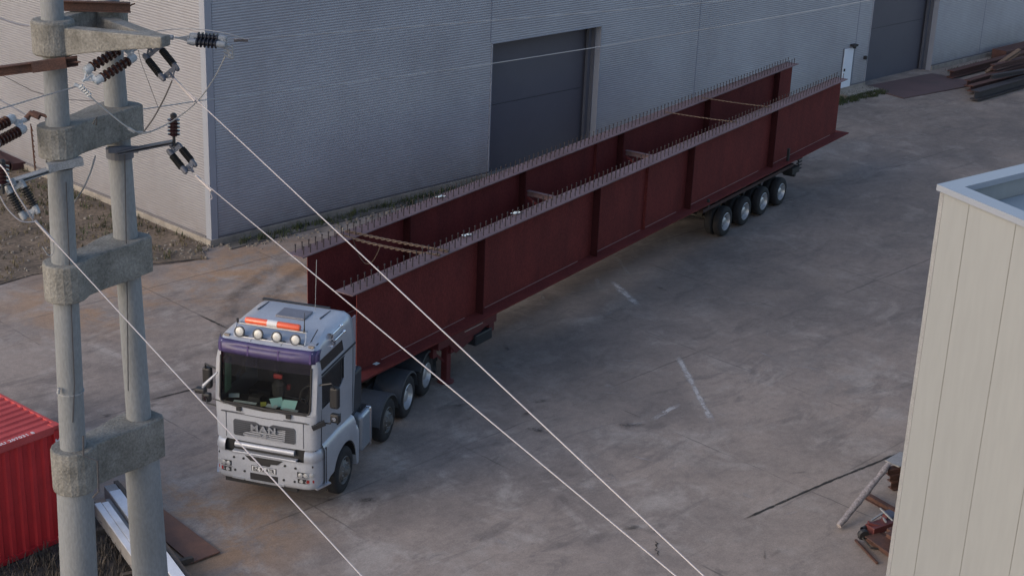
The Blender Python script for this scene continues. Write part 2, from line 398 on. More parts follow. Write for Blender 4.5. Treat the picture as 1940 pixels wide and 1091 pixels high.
def stones(name, spots, m_, label, smin=0.02, smax=0.08):
    mb = MB()
    for (x, y, z) in spots:
        r = random.uniform(smin, smax); n = 6
        top = [(math.cos(k * 1.047 + random.uniform(-.3, .3)) * r * random.uniform(.6, 1.1), math.sin(k * 1.047) * r * random.uniform(.6, 1.1)) for k in range(n)]
        A = [mb.bm.verts.new((x + u, y + v, z - 0.02)) for u, v in top]; B = [mb.bm.verts.new((x + u * .7, y + v * .7, z + r * random.uniform(.4, .8))) for u, v in top]
        mb.bm.faces.new(B)
        for k in range(n): mb.bm.faces.new((A[k], A[(k + 1) % n], B[(k + 1) % n], B[k]))
    return tag(mb.build(name, m_), label, 'stones', kind='stuff')
dry = mat('dry grass', (0.15, 0.125, 0.07), 0.9, var=0.3, scale=1.5, col2=(0.07, 0.055, 0.03), amt=1.0)
green = mat('green weeds', (0.055, 0.075, 0.028), 0.9, var=0.3, scale=2, col2=(0.035, 0.04, 0.02), amt=1.0)
sp_ = []
while len(sp_) < 2400:
    x, y = random.uniform(8, 25.7), random.uniform(37, 56)
    dens = 0.5 + 0.5 * math.sin(x * 1.7 + y * 0.9) * math.sin(y * 1.3 - x * .4)
    if inside(pl, x, y) and random.random() < dens: sp_.append((x, y, 0.03, 5))
blades('dry_grass', sp_, dry, 'dry tufted grass over the soil left of the hall', 'grass', 0.04, 0.16)
sp_ = [(random.uniform(22.5, 25.5), random.uniform(37.6, 52), .03, 6) for _ in range(170)]
sp_ = [s for s in sp_ if inside(pl, s[0], s[1])]
blades('green_weeds', sp_, green, 'sparse green weeds in the soil by the end wall', 'weeds', 0.05, 0.25)
wall_weed = []
for _ in range(620):
    x = random.uniform(26.5, 37.5) if random.random() < .6 else random.uniform(43.6, 60); k = math.sin(x * 2.1) * .5 + .5
    wall_weed.append((x, 37.93 - abs(random.gauss(0, 0.10 + .16 * k)), 0, 5))
blades('wall_weeds', wall_weed, green, 'thin weeds along the foot of the long blue grey wall', 'weeds', 0.05, 0.24)
sp_ = [(random.uniform(57.5, 62.2), random.uniform(36.7, 37.9), 0, 10) for _ in range(300)] + [(random.uniform(68.5, 80), 37.5 - abs(random.gauss(0, .35)), 0, 8) for _ in range(260)]
blades('grass_strip', sp_, green, 'dark green grass strip under the wall beside the far gate', 'grass', 0.04, 0.2)
rub = mat('rubble', (0.24, 0.21, 0.18), 0.9, var=0.3, scale=3)
sp_ = []
while len(sp_) < 800:
    x, y = random.uniform(8, 25.7), random.uniform(37, 54)
    if inside(pl, x, y): sp_.append((x, y, .03))
sp_ += [(random.uniform(24.3, 26.2), random.uniform(37.5, 39.3), .03) for _ in range(70)]
sp_ += [(random.uniform(26.5, 42), 37.4 + random.gauss(0, .22), .0) for _ in range(260)]
stones('rubble_stones', sp_, rub, 'small pale rubble scattered on the soil and at the wall foot')
# soil and weeds under the container and pole at lower left
dirt2 = [(5, 21.5), (13.2, 21.2), (14.2, 23.5), (14.5, 26.2), (13.7, 26.9), (13.6, 31.5), (5, 31.5)]
mb = MB(); mb.prism(dirt2, (-0.2, 0.025), lambda u, v, t: Vector((u, v, t)))
tag(mb.build('soil_patch', mat('dark soil', (0.075, 0.062, 0.055), 0.95, var=0.35, scale=2.0, col2=(0.035, 0.03, 0.027), amt=1.0, fine=14, bump=1.0)), 'dark soil around the red container and the white sheets', None, kind='structure')
sp_ = []
while len(sp_) < 900:
    x, y = random.uniform(9.5, 14.3), random.uniform(21.3, 24.9)
    if inside(dirt2, x, y): sp_.append((x, y, .025, 5))
blades('withered_weeds', sp_, mat('withered weed', (0.10, 0.08, 0.065), 0.9, var=.3, scale=3, col2=(0.04, 0.035, 0.03), amt=1), 'withered dark weeds in front of the red container', 'weeds', 0.05, 0.3)

# chalk marks, stains and the open joint: thin sheets just above the concrete, children of the ground
def decal_mat(name, col, thr, sc_=3.0, amt=1.0):
    M = bpy.data.materials.new(name); M.use_nodes = True; n = M.node_tree; L = n.links; b = n.nodes['Principled BSDF']
    b.inputs['Base Color'].default_value = (*col, 1); b.inputs['Roughness'].default_value = 0.9
    tc = nd(n, 'ShaderNodeTexCoord'); x = nd(n, 'ShaderNodeTexNoise'); x.inputs['Scale'].default_value = sc_; x.inputs['Detail'].default_value = 8; x.inputs['Roughness'].default_value = .75
    L.new(tc.outputs['Object'], x.inputs[0]); r = nd(n, 'ShaderNodeMapRange'); r.inputs[1].default_value = thr; r.inputs[2].default_value = thr + .18; r.inputs[4].default_value = amt
    L.new(x.outputs[0], r.inputs[0])
    sx = nd(n, 'ShaderNodeAttribute'); sx.attribute_name = 'edge'
    mu = nd(n, 'ShaderNodeMath', operation='MULTIPLY'); L.new(r.outputs[0], mu.inputs[0]); L.new(sx.outputs['Fac'], mu.inputs[1])
    L.new(mu.outputs[0], b.inputs['Alpha']); return M
def strip(name, pts, wd, m_, z=0.004):
    pts = [Vector((p[0], p[1], z)) for p in pts]; pp = []
    for a, b_ in zip(pts, pts[1:]):
        k = max(2, int((b_ - a).length / 0.15))
        pp += [a.lerp(b_, i / k) for i in range(k)]
    pp.append(pts[-1]); me = bpy.data.meshes.new(name); vs = []; ed = []
    for i, p in enumerate(pp):
        d = (pp[min(i + 1, len(pp) - 1)] - pp[max(i - 1, 0)]).normalized(); r = Vector((-d.y, d.x, 0))
        w_ = wd * random.uniform(.7, 1.3); e = min(1, i / 3, (len(pp) - 1 - i) / 3)
        for s_, a in ((-1, 0), (-.35, e), (.35, e), (1, 0)): vs.append(p + r * w_ * s_ / 2 + r * random.gauss(0, .006)); ed.append(a)
    fs = [(i * 4 + k, i * 4 + k + 1, i * 4 + k + 5, i * 4 + k + 4) for i in range(len(pp) - 1) for k in range(3)]
    me.from_pydata([tuple(v) for v in vs], [], fs)
    at_ = me.attributes.new('edge', 'FLOAT', 'POINT'); at_.data.foreach_set('value', ed)
    o = bpy.data.objects.new(name, me); C.objects.link(o); me.materials.append(m_); o.parent = g; return o
chalk = decal_mat('chalk smear', (0.50, 0.48, 0.48), 0.36, 4.0, 0.75)
chalk2 = decal_mat('faint chalk', (0.42, 0.40, 0.40), 0.42, 4.0, 0.6)
oil = decal_mat('oil stain', (0.015, 0.013, 0.013), 0.42, 5.0, 0.9)
gap = decal_mat('joint weeds', (0.022, 0.020, 0.018), 0.28, 6.0, 0.95)
tyre = decal_mat('tyre marks', (0.07, 0.063, 0.064), 0.36, 0.9, 0.22)
strip('chalk_mark', [(30.25, 23.2), (29.55, 22.33), (27.67, 19.99)], .20, chalk)
strip('chalk_mark', [gz(1292, 764), gz(1262, 779), gz(1232, 797)], .20, chalk)
strip('chalk_mark', [gz(1232, 798), gz(1200, 803), gz(1170, 806)], .12, chalk2, .008)
strip('chalk_mark', [gz(1328, 800), gz(1356, 800)], .12, chalk2, .008)
strip('chalk_mark', [(33.2, 28.2), (32.18, 26.17)], .3, chalk)
strip('chalk_mark', [(34.97, 29.59), (33.95, 28.05)], .18, chalk2)
strip('chalk_mark', [(31.3, 26.55), (31.0, 26.3)], .25, chalk)
for a, b_ in (((1015, 550), (1035, 572)), ((1130, 525), (1135, 550)), ((1035, 570), (1060, 560)), ((1145, 725), (1160, 740)), ((930, 690), (960, 700)), ((1500, 690), (1560, 705))):
    p, q = gz(*a), gz(*b_); strip('chalk_mark', [p, q], .3, chalk2, .012)
strip('oil_stain', [gz(1165, 806), gz(1225, 806)], .16, oil, .016)
for q in [(1013, 762), (1190, 1002), (195, 790), (285, 770), (620, 947), (1010, 815), (690, 950), (865, 770)]:
    p = gz(*q); strip('oil_stain', [(p.x - .22, p.y + .16), (p.x + .1, p.y - .02), (p.x + .32, p.y - .2)], .25, oil, .02)
cA, cB = gz(1405, 985), gz(1712, 855)
strip('open_joint', [cA, cA.lerp(cB, .5) + Vector((0, .05, 0)), cB], .09, gap, .006)
strip('open_joint', [gz(205, 506), gz(300, 502), gz(392, 490)], .13, gap, .034)
strip('open_joint', [gz(282, 758), gz(388, 732)], .10, gap, .006)
strip('open_joint', [gz(376, 596), gz(430, 622)], .10, gap, .006)
def crack(a_, b_, wd):
    A_, B_ = gz(*a_), gz(*b_); P_ = [A_.lerp(B_, t / 9) + Vector((random.gauss(0, .03), random.gauss(0, .03), 0)) for t in range(10)]
    strip('crack', P_, wd, gap, .014)
for a_, b_ in (((1243, 1022), (1246, 1056)),): crack(a_, b_, .035)
for k in range(70):
    q = (random.uniform(900, 1700), random.uniform(480, 1080))
    if k < 20: q = (random.gauss(1040, 90), random.gauss(600, 45))
    if q[1] < 640 - (q[0] - 900) * .42 + 20 or q[0] > 1680 - (q[1] - 700) * .1: continue
    p = gz(*q); t_ = random.uniform(0, 3.14); l_ = random.uniform(.15, .7); strip('scuff_mark', [(p.x, p.y), (p.x + math.cos(t_) * l_, p.y + math.sin(t_) * l_)], random.uniform(.06, .2), chalk2 if k % 3 else oil, .018 + .0003 * k)
for k, dx in enumerate((0, .45, 2.0, 2.45)):
    strip('tyre_mark', [(26.0 + dx, 35.5), (23.3 + dx * .8, 34.0), (21.2 + dx * .6, 31.3), (20.0 + dx * .5, 28.4), (19.4 + dx * .5, 25.2)], .34, tyre, .024 + .004 * k)

# ------------------------------------------------------------------ industrial hall
HX0, HY, HZ, HX1 = 25.75, 38.15, 9.5, 112.0
hall = thing('industrial_hall', (HX0, HY, 0), 0, 'large blue grey ribbed metal hall filling the background with two dark gates', 'hall')
def W(x, y, z): return Vector((x - HX0, y - HY, z))
T = 0.25; PZ = 0.22
G1 = (37.7, 43.42, 4.93); G2 = (62.33, 68.25, 4.93)
mb = MB()
for x0, x1, z0 in ((HX0 + .25, G1[0], PZ), (G1[1], G2[0], PZ), (G2[1], HX1, PZ), (G1[0], G1[1], G1[2]), (G2[0], G2[1], G2[2])):
    mb.box(W(x0, HY, z0), W(x1, HY + T, HZ))
mb.build('long_wall', clad, hall)
# end wall runs back at a slight angle as in the photo
ed = Vector((-0.03, 1.0, 0)).normalized(); er = Vector((1, 0.03, 0)).normalized()
mb = MB(); mb.bar(Vector((.125, .25, (PZ + HZ) / 2)), Vector((.125, .25, (PZ + HZ) / 2)) + ed * 40, .25, HZ - PZ)
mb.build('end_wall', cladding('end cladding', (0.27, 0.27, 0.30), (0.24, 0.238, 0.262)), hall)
MB().box((-.03, -.03, PZ), (.22, .02, HZ)).box((-.03, .021, PZ), (.0, .245, HZ)).build('corner_trim', trim_m, hall)
mb = MB(); mb.box((-.10, -.07, -.1), (G1[0] - HX0, .2, PZ)).box((G1[1] - HX0, -.07, -.1), (G2[0] - HX0, .2, PZ)).box((G2[1] - HX0, -.07, -.1), (HX1 - HX0, .2, PZ))
mb.bar(Vector((.06, .21, .06)), Vector((.06, .21, .06)) + ed * 40, .32, .32)
mb.build('plinth', plinth_m, hall, bevel=.01)
mb = MB()
for a, b_ in ((HX0 + .23, G1[0]), (G1[1], G2[0]), (G2[1], HX1)): mb.box(W(a, HY - .035, PZ + .004), W(b_, HY - .004, PZ + .07))
mb.bar(Vector((-.02, .28, PZ + .03)), Vector((-.02, .28, PZ + .03)) + ed * 40, .03, .06)
mb.build('base_flashing', mat('base flashing', (0.13, 0.125, 0.14), 0.5), hall)
for x in (37.6, 49.4, 61.2, 73.0, 84.8, 96.6):
    MB().box(W(x - .02, HY - .006, PZ if x > 38 else 5.0), W(x + .02, HY + .01, HZ - .02)).build('panel_seam', mat('seam strip', (0.20, 0.21, 0.26), 0.5), hall)
MB().box(W(HX0 - .3, HY - .2, HZ + .002), W(HX1, HY + .3, HZ + .35)).build('eaves_gutter', trim_m, hall)
mb = MB(); A = [(-.35, -.2, HZ + .3), (86.3, -.2, HZ + .3), (86.3, 20, HZ + 2.3), (-.35, 20, HZ + 2.3), (86.3, 40, HZ + .3), (-1.5, 40, HZ + .3)]
mb.quad(A[0], A[1], A[2], A[3]); mb.quad(A[3], A[2], A[4], A[5]); mb.build('roof', roof_m, hall)
for (x0, x1, zt), far in ((G1, 0), (G2, 1)):
    d = .62
    gate = MB().box(W(x0 + .004, HY + d, .0), W(x1 - .004, HY + d + .08, zt + .3)).build('gate', door_dark, hall)
    mb = MB()
    for z in (2.5,): mb.box(W(x0 + .05, HY + d - .012, z), W(x1 - .3, HY + d - .003, z + .018))
    mb.build('panel_joint', mat('gate joint', (0.035, 0.037, 0.05), .5), gate)
    mb = MB().box(W(x1 - .05, HY + T + .003, 0), W(x1, HY + d - .004, zt + .3)).box(W(x0, HY + T + .003, 0), W(x0 + .05, HY + d - .004, zt + .3)).box(W(x0 + .053, HY + T + .003, zt), W(x1 - .053, HY + d - .004, zt + .1))
    mb.box(W(x1 - .22, HY + .40, 0), W(x1 - .055, HY + .52, zt - .003))
    mb.build('gate_jamb', gate_steel, hall)
    mb = MB().box(W(x0 - .035, HY - .03, 0), W(x0 + .004, HY + T, zt)).box(W(x1 - .004, HY - .03, 0), W(x1 + .035, HY + T, zt)).box(W(x0 - .035, HY - .03, zt + .003), W(x1 + .035, HY + T, zt + .04))
    mb.build('gate_frame', trim_m, hall)
dr = MB().box(W(60.30, HY - .04, .12), W(61.05, HY + .01, 2.02)).build('door', door_white, hall, bevel=.01)
MB().box(W(60.38, HY - .10, 1.0), W(60.42, HY - .043, 1.12)).build('door_handle', dark_steel, dr)
MB().box(W(60.22, HY - .02, .1), W(60.295, HY + .01, 2.06)).box(W(61.055, HY - .02, .1), W(61.12, HY + .01, 2.06)).build('door_frame', gate_steel, hall)
MB().box(W(60.75, HY - .22, 2.10), W(61.1, HY, 2.2)).lathe(W(60.9, HY - .15, 2.02), (0, 0, 1), [(0, 0), (0, .07), (.08, .09), (.1, 0)], 12).build('door_lamp', dark_steel, hall)
MB().box(W(62.0, HY - .12, 1.35), W(62.15, HY, 1.5)).build('junction_box', dark_steel, hall)
MB().box((59.6, HY - .9, 0), (62.2, HY - .08, .13)).build('door_step', plinth_m)
bpy.data.objects['door_step']['kind'] = 'structure'; bpy.data.objects['door_step']['label'] = 'pale concrete step below the white door'
MB().box((26.1, HY - .62, -.1), (37.5, HY - .08, .035)).build('wall_apron', mat('apron concrete', (0.15, 0.135, 0.125), .9, var=.3, scale=1.5, col2=(0.07, .065, .06), amt=1))
bpy.data.objects['wall_apron']['kind'] = 'structure'

# steel plate on the ground before the far gate
mb = MB(); P = [gz(1635, 166), gz(1712, 188), gz(1862, 160), gz(1765, 141)]
mb.prism([(v.x, v.y) for v in P], (0.01, 0.05), lambda u, v, t: Vector((u, v, t)))
o = mb.build('steel_plate', mat('maroon plate', (0.12, 0.075, 0.078), .7, var=.15, scale=.8, col2=(.085, .06, .062), amt=.9)); tag(o, 'flat maroon steel sheet lying before the far gate', 'steel sheet')
mb = MB(); P = [gz(300, 975), gz(310, 985), gz(418, 1050), gz(372, 1069), gz(270, 1010)]
P = [gz(296, 958), gz(417, 1049), gz(362, 1070), gz(262, 985)]
mb.prism([(v.x, v.y) for v in P], (0.03, 0.06), lambda u, v, t: Vector((u, v, t)))
tag(mb.build('rusty_sheet', rust_plate), 'orange brown rusty sheet lying right of the white profiles', 'steel sheet')
# scrap steel heap by the hall at the upper right
def hbeam(mb, p, q, h=.3, b_=.3, t=.03):
    p, q = Vector(p), Vector(q); u = Vector((0, 0, 1))
    mb.bar(p + u * (h / 2 - t / 2), q + u * (h / 2 - t / 2), b_, t); mb.bar(p - u * (h / 2 - t / 2), q - u * (h / 2 - t / 2), b_, t); mb.bar(p, q, t, h - 2 * t - .004)
scrap_a = mat('scrap dark steel', (0.040, 0.034, 0.040), .7, var=.3, scale=2); scrap_b = mat('scrap red steel', (0.095, 0.042, 0.036), .8, var=.3, scale=2)
scrap_c = mat('scrap tan timber', (0.16, 0.115, 0.09), .85, var=.2, scale=2)
specs = [(gz(1846, 181, .3), gz(1990, 140, .3), scrap_a, .42, 'thick dark steel beam nearest the yard in the scrap heap'),
         (gz(1838, 168, .3), gz(1990, 128, .3), scrap_b, .3, 'brown steel beam second from the yard in the scrap heap'),
         (gz(1832, 158, .35), gz(1990, 112, .35), scrap_b, .3, 'brown steel beam third from the yard, in the middle of the scrap heap'),
         (gz(1800, 141, .25), gz(1985, 92, .3), scrap_b, .35, 'red brown steel beam lying closest to the hall wall'),
         (gz(1868, 140, .3), gz(1931, 97, 1.3), scrap_c, .22, 'tan beam propped slanting on top of the scrap heap'),
         (gz(1880, 128, .75), gz(1990, 100, .75), scrap_b, .25, 'short red steel beam on top of the scrap heap'),
         (gz(1878, 146, .8), gz(1995, 126, .8), scrap_a, .2, 'slim dark bar across the top of the scrap heap')]
for p, q, m_, s_, lb in specs:
    mb = MB(); hbeam(mb, p, q, s_, s_, .04); tag(mb.build('scrap_beam', m_), lb, 'steel beam', 'scrap steel beside the hall')
tag(MB().box((73.5, 36.9, 0), (77.5, 37.7, .55)).build('scrap_crate', scrap_b, bevel=.03), 'brown steel box behind the scrap beams at the wall', 'steel box')
# dark red mound far left behind the insulators
mb = MB(); base = gz(20, 338)
for k in range(9):
    a = Vector((base.x - 2.6 + k * .55, base.y + 1.4 - k * .12, .1)); mb.bar(a, a + Vector((.5, 3.5, .05)), .5, .35 + .1 * (k % 3))
tag(mb.build('steel_plate_stack', mat('dark red stack', (.06, .022, .024), .8, var=.3, scale=2)), 'low dark red stack on the soil at the far left', 'steel stack')

# ------------------------------------------------------------------ cream building at the right
RH = 9.0
rc = gz(1784, 350, RH)
da = Vector((math.cos(rad(-7)), math.sin(rad(-7)), 0))
db = -Vector((-math.sin(rad(-19.5)), math.cos(rad(-19.5)), 0))
rb = thing('cream_building', (rc.x, rc.y, 0), 0, 'tall cream panel clad building corner at the right edge', 'building')
LA, LB = 22.0, 16.0
def plan(a, b_): return da * a + db * b_
cream = mat('cream panel', (0.275, 0.283, 0.285), 0.6, var=0.03, scale=.4, col2=(0.250, 0.258, 0.262), amt=.7, fine=8, stretch=(1, 1, .15))
def wall_prism(name, pts, z0, z1, m_, par, **k):
    mb = MB(); mb.prism([(p.x, p.y) for p in pts], (z0, z1), lambda u, v, t: Vector((u, v, t))); return mb.build(name, m_, par, **k)
ins_ = .22
wall_prism('front_wall', [plan(0, 0), plan(0, LB), plan(ins_, LB), plan(ins_, ins_)], 0, RH - .12, cream, rb)
wall_prism('side_wall', [plan(.003, 0), plan(ins_ + .003, ins_), plan(LA, ins_), plan(LA, 0)], 0, RH - .12, cream, rb)
wall_prism('far_wall', [plan(LA - .2, ins_ + .01), plan(LA - .2, LB), plan(LA, LB), plan(LA, ins_ + .01)], 0, RH - .12, cream, rb)
coping_m = mat('coping sheet', (0.29, 0.315, 0.365), .4, .1, var=.04)
mb = MB(); e = .06
mb.prism([(p.x, p.y) for p in (plan(-e, -e), plan(-e, LB), plan(.30, LB), plan(.30, .28))], (RH - .1, RH), lambda u, v, t: Vector((u, v, t)))
mb.prism([(p.x, p.y) for p in (plan(-e + .002, -e - .001), plan(.301, .279), plan(LA, .28), plan(LA, -e))], (RH - .1, RH - .002), lambda u, v, t: Vector((u, v, t)))
mb.build('coping', coping_m, rb)
wall_prism('roof', [plan(.24, .24), plan(.24, LB), plan(LA - .21, LB), plan(LA - .21, .24)], RH - .75, RH - .42, mat('flat roof sheet', (0.20, 0.26, 0.33), .35, var=.1, scale=.7), rb)
mb = MB()
for p, q in ((plan(2.5, .5), plan(9, .9)), (plan(2.0, 2.0), plan(9, 2.4))): mb.bar(p + Vector((0, 0, RH - .38)), q + Vector((0, 0, RH - .38)), .05, .07)
mb.build('roof_cable', dark_steel, rb)
def seam_at(q):       # distance along front wall of the seam seen at photo pixel q on top edge
    p = gz(*q, RH); return (p - rc).dot(db)
s1 = seam_at((1844, 372)); st = seam_at((1932, 409)) - s1
mb = MB(); k = s1
while k < LB:
    a = plan(-.004, k - .008); b_ = plan(.02, k - .008); c_ = plan(.02, k + .008); d_ = plan(-.004, k + .008)
    mb.prism([(p.x, p.y) for p in (a, b_, c_, d_)], (0.02, RH - .13), lambda u, v, t: Vector((u, v, t))); k += st
mb.build('panel_seam', mat('cream seam', (0.19, 0.19, 0.185), .6), rb)
wall_prism('edge_flashing', [plan(-.006, -.006), plan(-.006, .09), plan(.02, .09), plan(.02, -.006)], 0, RH - .13, mat('cream flashing', (0.30, 0.30, 0.305), .5), rb)

# ------------------------------------------------------------------ red container
ct = gz(115, 803, 2.59)
ang = math.atan2(.22, 1.39)          # end wall direction
cont = thing('shipping_container', (ct.x, ct.y, 0), ang * .55, 'bright red corrugated shipping container with faded roof at lower left', 'container')
CW, CL, CH = 2.44, 6.06, 2.59
def corr(mb, x0, x1, f, z0, z1, depth=.045, per=.28):
    prof = []; x = x0
    while x < x1 - .001:
        for dx, d in ((0, 0), (.07, 0), (.11, depth), (.22, depth), (.26, 0)):
            if x + dx <= x1: prof.append((x + dx, d))
        x += per
    prof.append((x1, 0))
    for (a, d1), (b_, d2) in zip(prof, prof[1:]): mb.quad(f(a, d1, z0), f(b_, d2, z0), f(b_, d2, z1), f(a, d1, z1))
mb = MB(); corr(mb, -CW + .1, -.1, lambda u, d, z: Vector((u, d + .03, z)), .16, CH - .14); mb.build('end_wall', cont_red, cont)
for sx, nm in ((-.03, 1), (-CW + .03, -1)):
    mb = MB(); corr(mb, .1, CL - .1, lambda u, d, z, sx=sx, nm=nm: Vector((sx - d * nm, u, z)), .16, CH - .1); mb.build('side_wall', cont_red, cont)
mb = MB(); prof = []; y = .08
while y < CL - .1:
    prof += [(y, 0), (y + .06, 0), (y + .09, -.035), (y + .19, -.035)]; y += .22
prof = [q for q in prof if q[0] < CL - .02] + [(CL - .02, 0)]
for (a, d1), (b_, d2) in zip(prof, prof[1:]): mb.quad((-CW + .06, a, CH - .01 + d1), (-.06, a, CH - .01 + d1), (-.06, b_, CH - .01 + d2), (-CW + .06, b_, CH - .01 + d2))
mb.build('roof', cont_top, cont)
for x in (-.08, -CW + .08):
    for y in (.08, CL - .08): MB().box((x - .08, y - .08, .03), (x + .08, y + .08, CH - .06)).build('corner_post', cont_red, cont, bevel=.01)
mb = MB()
for z0, z1 in ((.05, .16),): mb.box((-CW + .162, .01, z0), (-.162, .12, z1)).box((-.1, .162, z0), (-.005, CL - .162, z1)).box((-CW + .005, .162, z0), (-CW + .1, CL - .162, z1))
mb.build('bottom_rail', cont_red, cont)
mb = MB().box((-CW + .162, .004, CH - .16), (-.162, .11, CH - .004)).box((-.07, .162, CH - .1), (-.005, CL - .162, CH - .006)).box((-CW + .005, .162, CH - .1), (-CW + .07, CL - .162, CH - .006))
tr_ = mb.build('top_rail', cont_top, cont, bevel=.006)
for x in (-.09, -CW + .09):
    for y in (.09, CL - .09):
        for z in (CH - .055, .06): MB().box((x - .09, y - .09, z - .059), (x + .09, y + .09, z + .059)).build('corner_casting', cont_top, cont, bevel=.01)
MB().box((-CW + .16, CL - .08, .16), (-1.23, CL - .03, CH - .1)).box((-1.21, CL - .08, .16), (-.16, CL - .03, CH - .1)).build('door', cont_red, cont)
for i in (0, 1):
    pass
Mx = Matrix.Translation((-.80, .055, CH - .001)) @ Matrix.Rotation(0, 4, 'X')
text_mesh('lettering', 'CRSU 207031 8', .13, Matrix.Translation((-1.04, .056, CH - .003)), white_p, tr_, .002, .002, 1.15)
text_mesh('lettering', 'M', .16, Matrix.Translation((-.09, -.006, CH - .34)) @ Matrix.Rotation(rad(90), 4, 'X'), white_p, cont, .002, .003)

# ------------------------------------------------------------------ stack of white profiles
dirv = Vector((math.cos(rad(-103.6)), math.sin(rad(-103.6)), 0)); ac = Vector((-dirv.y, dirv.x, 0))
if ac.x < 0: ac = -ac
base = gz(176, 950, .45); base.z = 0
lay = [(0.00, .28, .45, white_profile, 'white coated sheet bundle, widest and leftmost, at lower left'), (.30, .10, .36, grey_profile, 'dull grey profile between two white bundles'),
       (.41, .24, .47, white_profile, 'narrower white sheet bundle right of the grey profile'), (.68, .10, .42, timber, 'brown timber along the right of the white sheet bundles')]
for off_, wd, top, m_, lb in lay:
    root = thing('profile_bundle', base + ac * off_ - dirv * (off_ * .95), math.atan2(dirv.y, dirv.x), lb, 'sheet bundle')
    r = Matrix.Rotation(-math.atan2(dirv.y, dirv.x), 3, 'Z'); l_ = r @ ac; sg = 1 if l_.y > 0 else -1
    mb = MB().box((0 + random.uniform(-.2, .2), 0, .15), (8, sg * wd, top - .03)); mb.build('lower_sheets', grey_profile if m_ is not timber else timber, root, bevel=.004)
    for q in range(3 if m_ is white_profile else 1):
        n_ = 2 if wd > .25 else 1
        for k in range(n_):
            MB().box((q * 2.9 + .1 + random.uniform(-.05, .05), sg * (wd * k / n_ + .006), top - .026 + .002 * k), (q * 2.9 + (2.95 if m_ is white_profile else 8), sg * (wd * (k + 1) / n_ - .006), top + .012 * k)).build('top_sheet', m_, root)
for k in range(4):
    c_ = base + dirv * (.6 + k * 1.9) + ac * .5
    mb = MB(); mb.bar(c_ - ac * .75 + Vector((0, 0, .085)), c_ + ac * .7 + Vector((0, 0, .085)), .1, .12)
    tag(mb.build('timber_bearer', timber), 'timber bearer under the white sheet bundles', 'timber', 'bearers under the white sheet bundles')

# ------------------------------------------------------------------ scrap right foreground
p0, p1 = gz(1589, 996, .1), gz(1683, 880, .75)
mb = MB(); k = 18; pts = [p0.lerp(p1, i / k) + Vector((random.gauss(0, .005), random.gauss(0, .005), random.gauss(0, .005))) for i in range(k + 1)]
mb.tube(pts, [.072 + random.gauss(0, .006) for _ in pts], 10)
tag(mb.build('wrapped_pipe', mottled, smooth=True), 'mottled pale wrapped pipe slanting up to the cream building', 'pipe')
ob = gz(1690, 905, .3)
mb = MB(); P = [gz(1677, 872, .75), gz(1703, 884, .75), gz(1760, 868, .75), gz(1705, 856, .75)]
mb.prism([(v.x, v.y) for v in P], (.735, .76), lambda u, v, t: Vector((u, v, t)))
tag(mb.build('grey_sheet', grey_profile), 'grey sheet lying on top of the rusty beams beside the cream building', 'steel sheet')
a0 = gz(1712, 915, .35)
for i, (q0, q1, z, s_, lb) in enumerate([((1688, 918), (1760, 905), .12, .2, 'rusty beam at the bottom under the grey sheet'), ((1686, 905), (1765, 890), .34, .18, 'second rusty beam up under the grey sheet'), ((1682, 893), (1765, 880), .6, .16, 'topmost rusty beam under the grey sheet')]):
    mb = MB(); hbeam(mb, gz(*q0, z), gz(*q1, z), s_, s_, .02); tag(mb.build('rusty_beam', rust), lb, 'steel beam', 'rusty beams beside the cream building')
mb = MB(); hbeam(mb, gz(1640, 938, .06), gz(1700, 972, .06), .14, .12, .02); tag(mb.build('rusty_beam', rust), 'thin rusty beam leading from the mottled pipe to the building', 'steel beam', 'rusty beams beside the cream building')
for q0, q1, z, h_, lb in (((1652, 1012), (1700, 1045), .12, .22, 'rusty box beam under the red machine part'), ((1690, 1005), (1740, 1035), .35, .22, 'rusty box beam behind the red machine part')):
    mb = MB(); mb.bar(gz(*q0, z), gz(*q1, z), .35, h_); mb.bar(gz(*q0, z + h_ * .6), gz(*q1, z + h_ * .6), .4, .02)
    tag(mb.build('box_beam', rust, bevel=.01), lb, 'steel beam', 'rusty beams beside the cream building')
mb = MB(); mb.bar(gz(1621, 1022, .04), gz(1662, 1066, .04), .05, .04); tag(mb.build('angle_bar', rust), 'thin rusty angle bar on the concrete below the red machine part', 'steel bar')
mc = gz(1655, 1000, .35)
m0_, m1_ = gz(1622, 1012, .3), gz(1705, 984, .3); mc = m0_.lerp(m1_, .5)
mach = thing('machine_part', (mc.x, mc.y, 0), math.atan2((m1_ - m0_).y, (m1_ - m0_).x), 'broken red machine part with gears on the rusty beams', 'machine part')
MB().box((-.25, -.12, .22), (.35, .14, .38)).bar((.1, 0, .3), (.30, .1, .46), .12, .07).bar((.0, -.05, .36), (-.22, .1, .42), .1, .05).build('housing', mat('machine red', (.12, .026, .024), .6, var=.2, scale=6, col2=(.1, .03, .03), amt=1), mach, bevel=.012)
mb = MB().lathe((-.45, -.02, .26), (.3, 1, .1), [(-.05, 0), (-.05, .11), (.0, .13), (.05, .11), (.05, 0)], 12).lathe((-.25, .12, .30), (1, .2, 0), [(-.12, .05), (.12, .05)], 10); mb.build('gear', dark_steel, mach)
MB().bar((-.1, .12, .42), (.35, .2, .46), .03, .03).bar((.1, -.1, .44), (.3, .25, .40), .03, .04).bar((.3, -.1, .42), (.2, .2, .6), .03, .03).build('rod', galv, mach)
MB().tube([(-.5, 0, .24), (-.42, -.25, .05), (-.2, -.4, .04)], .02).build('lever', dark_steel, mach)
MB().box((.38, .0, .24), (.62, .3, .42)).build('bracket', mat('blue grey casting', (.07, .07, .10), .6), mach, bevel=.015)

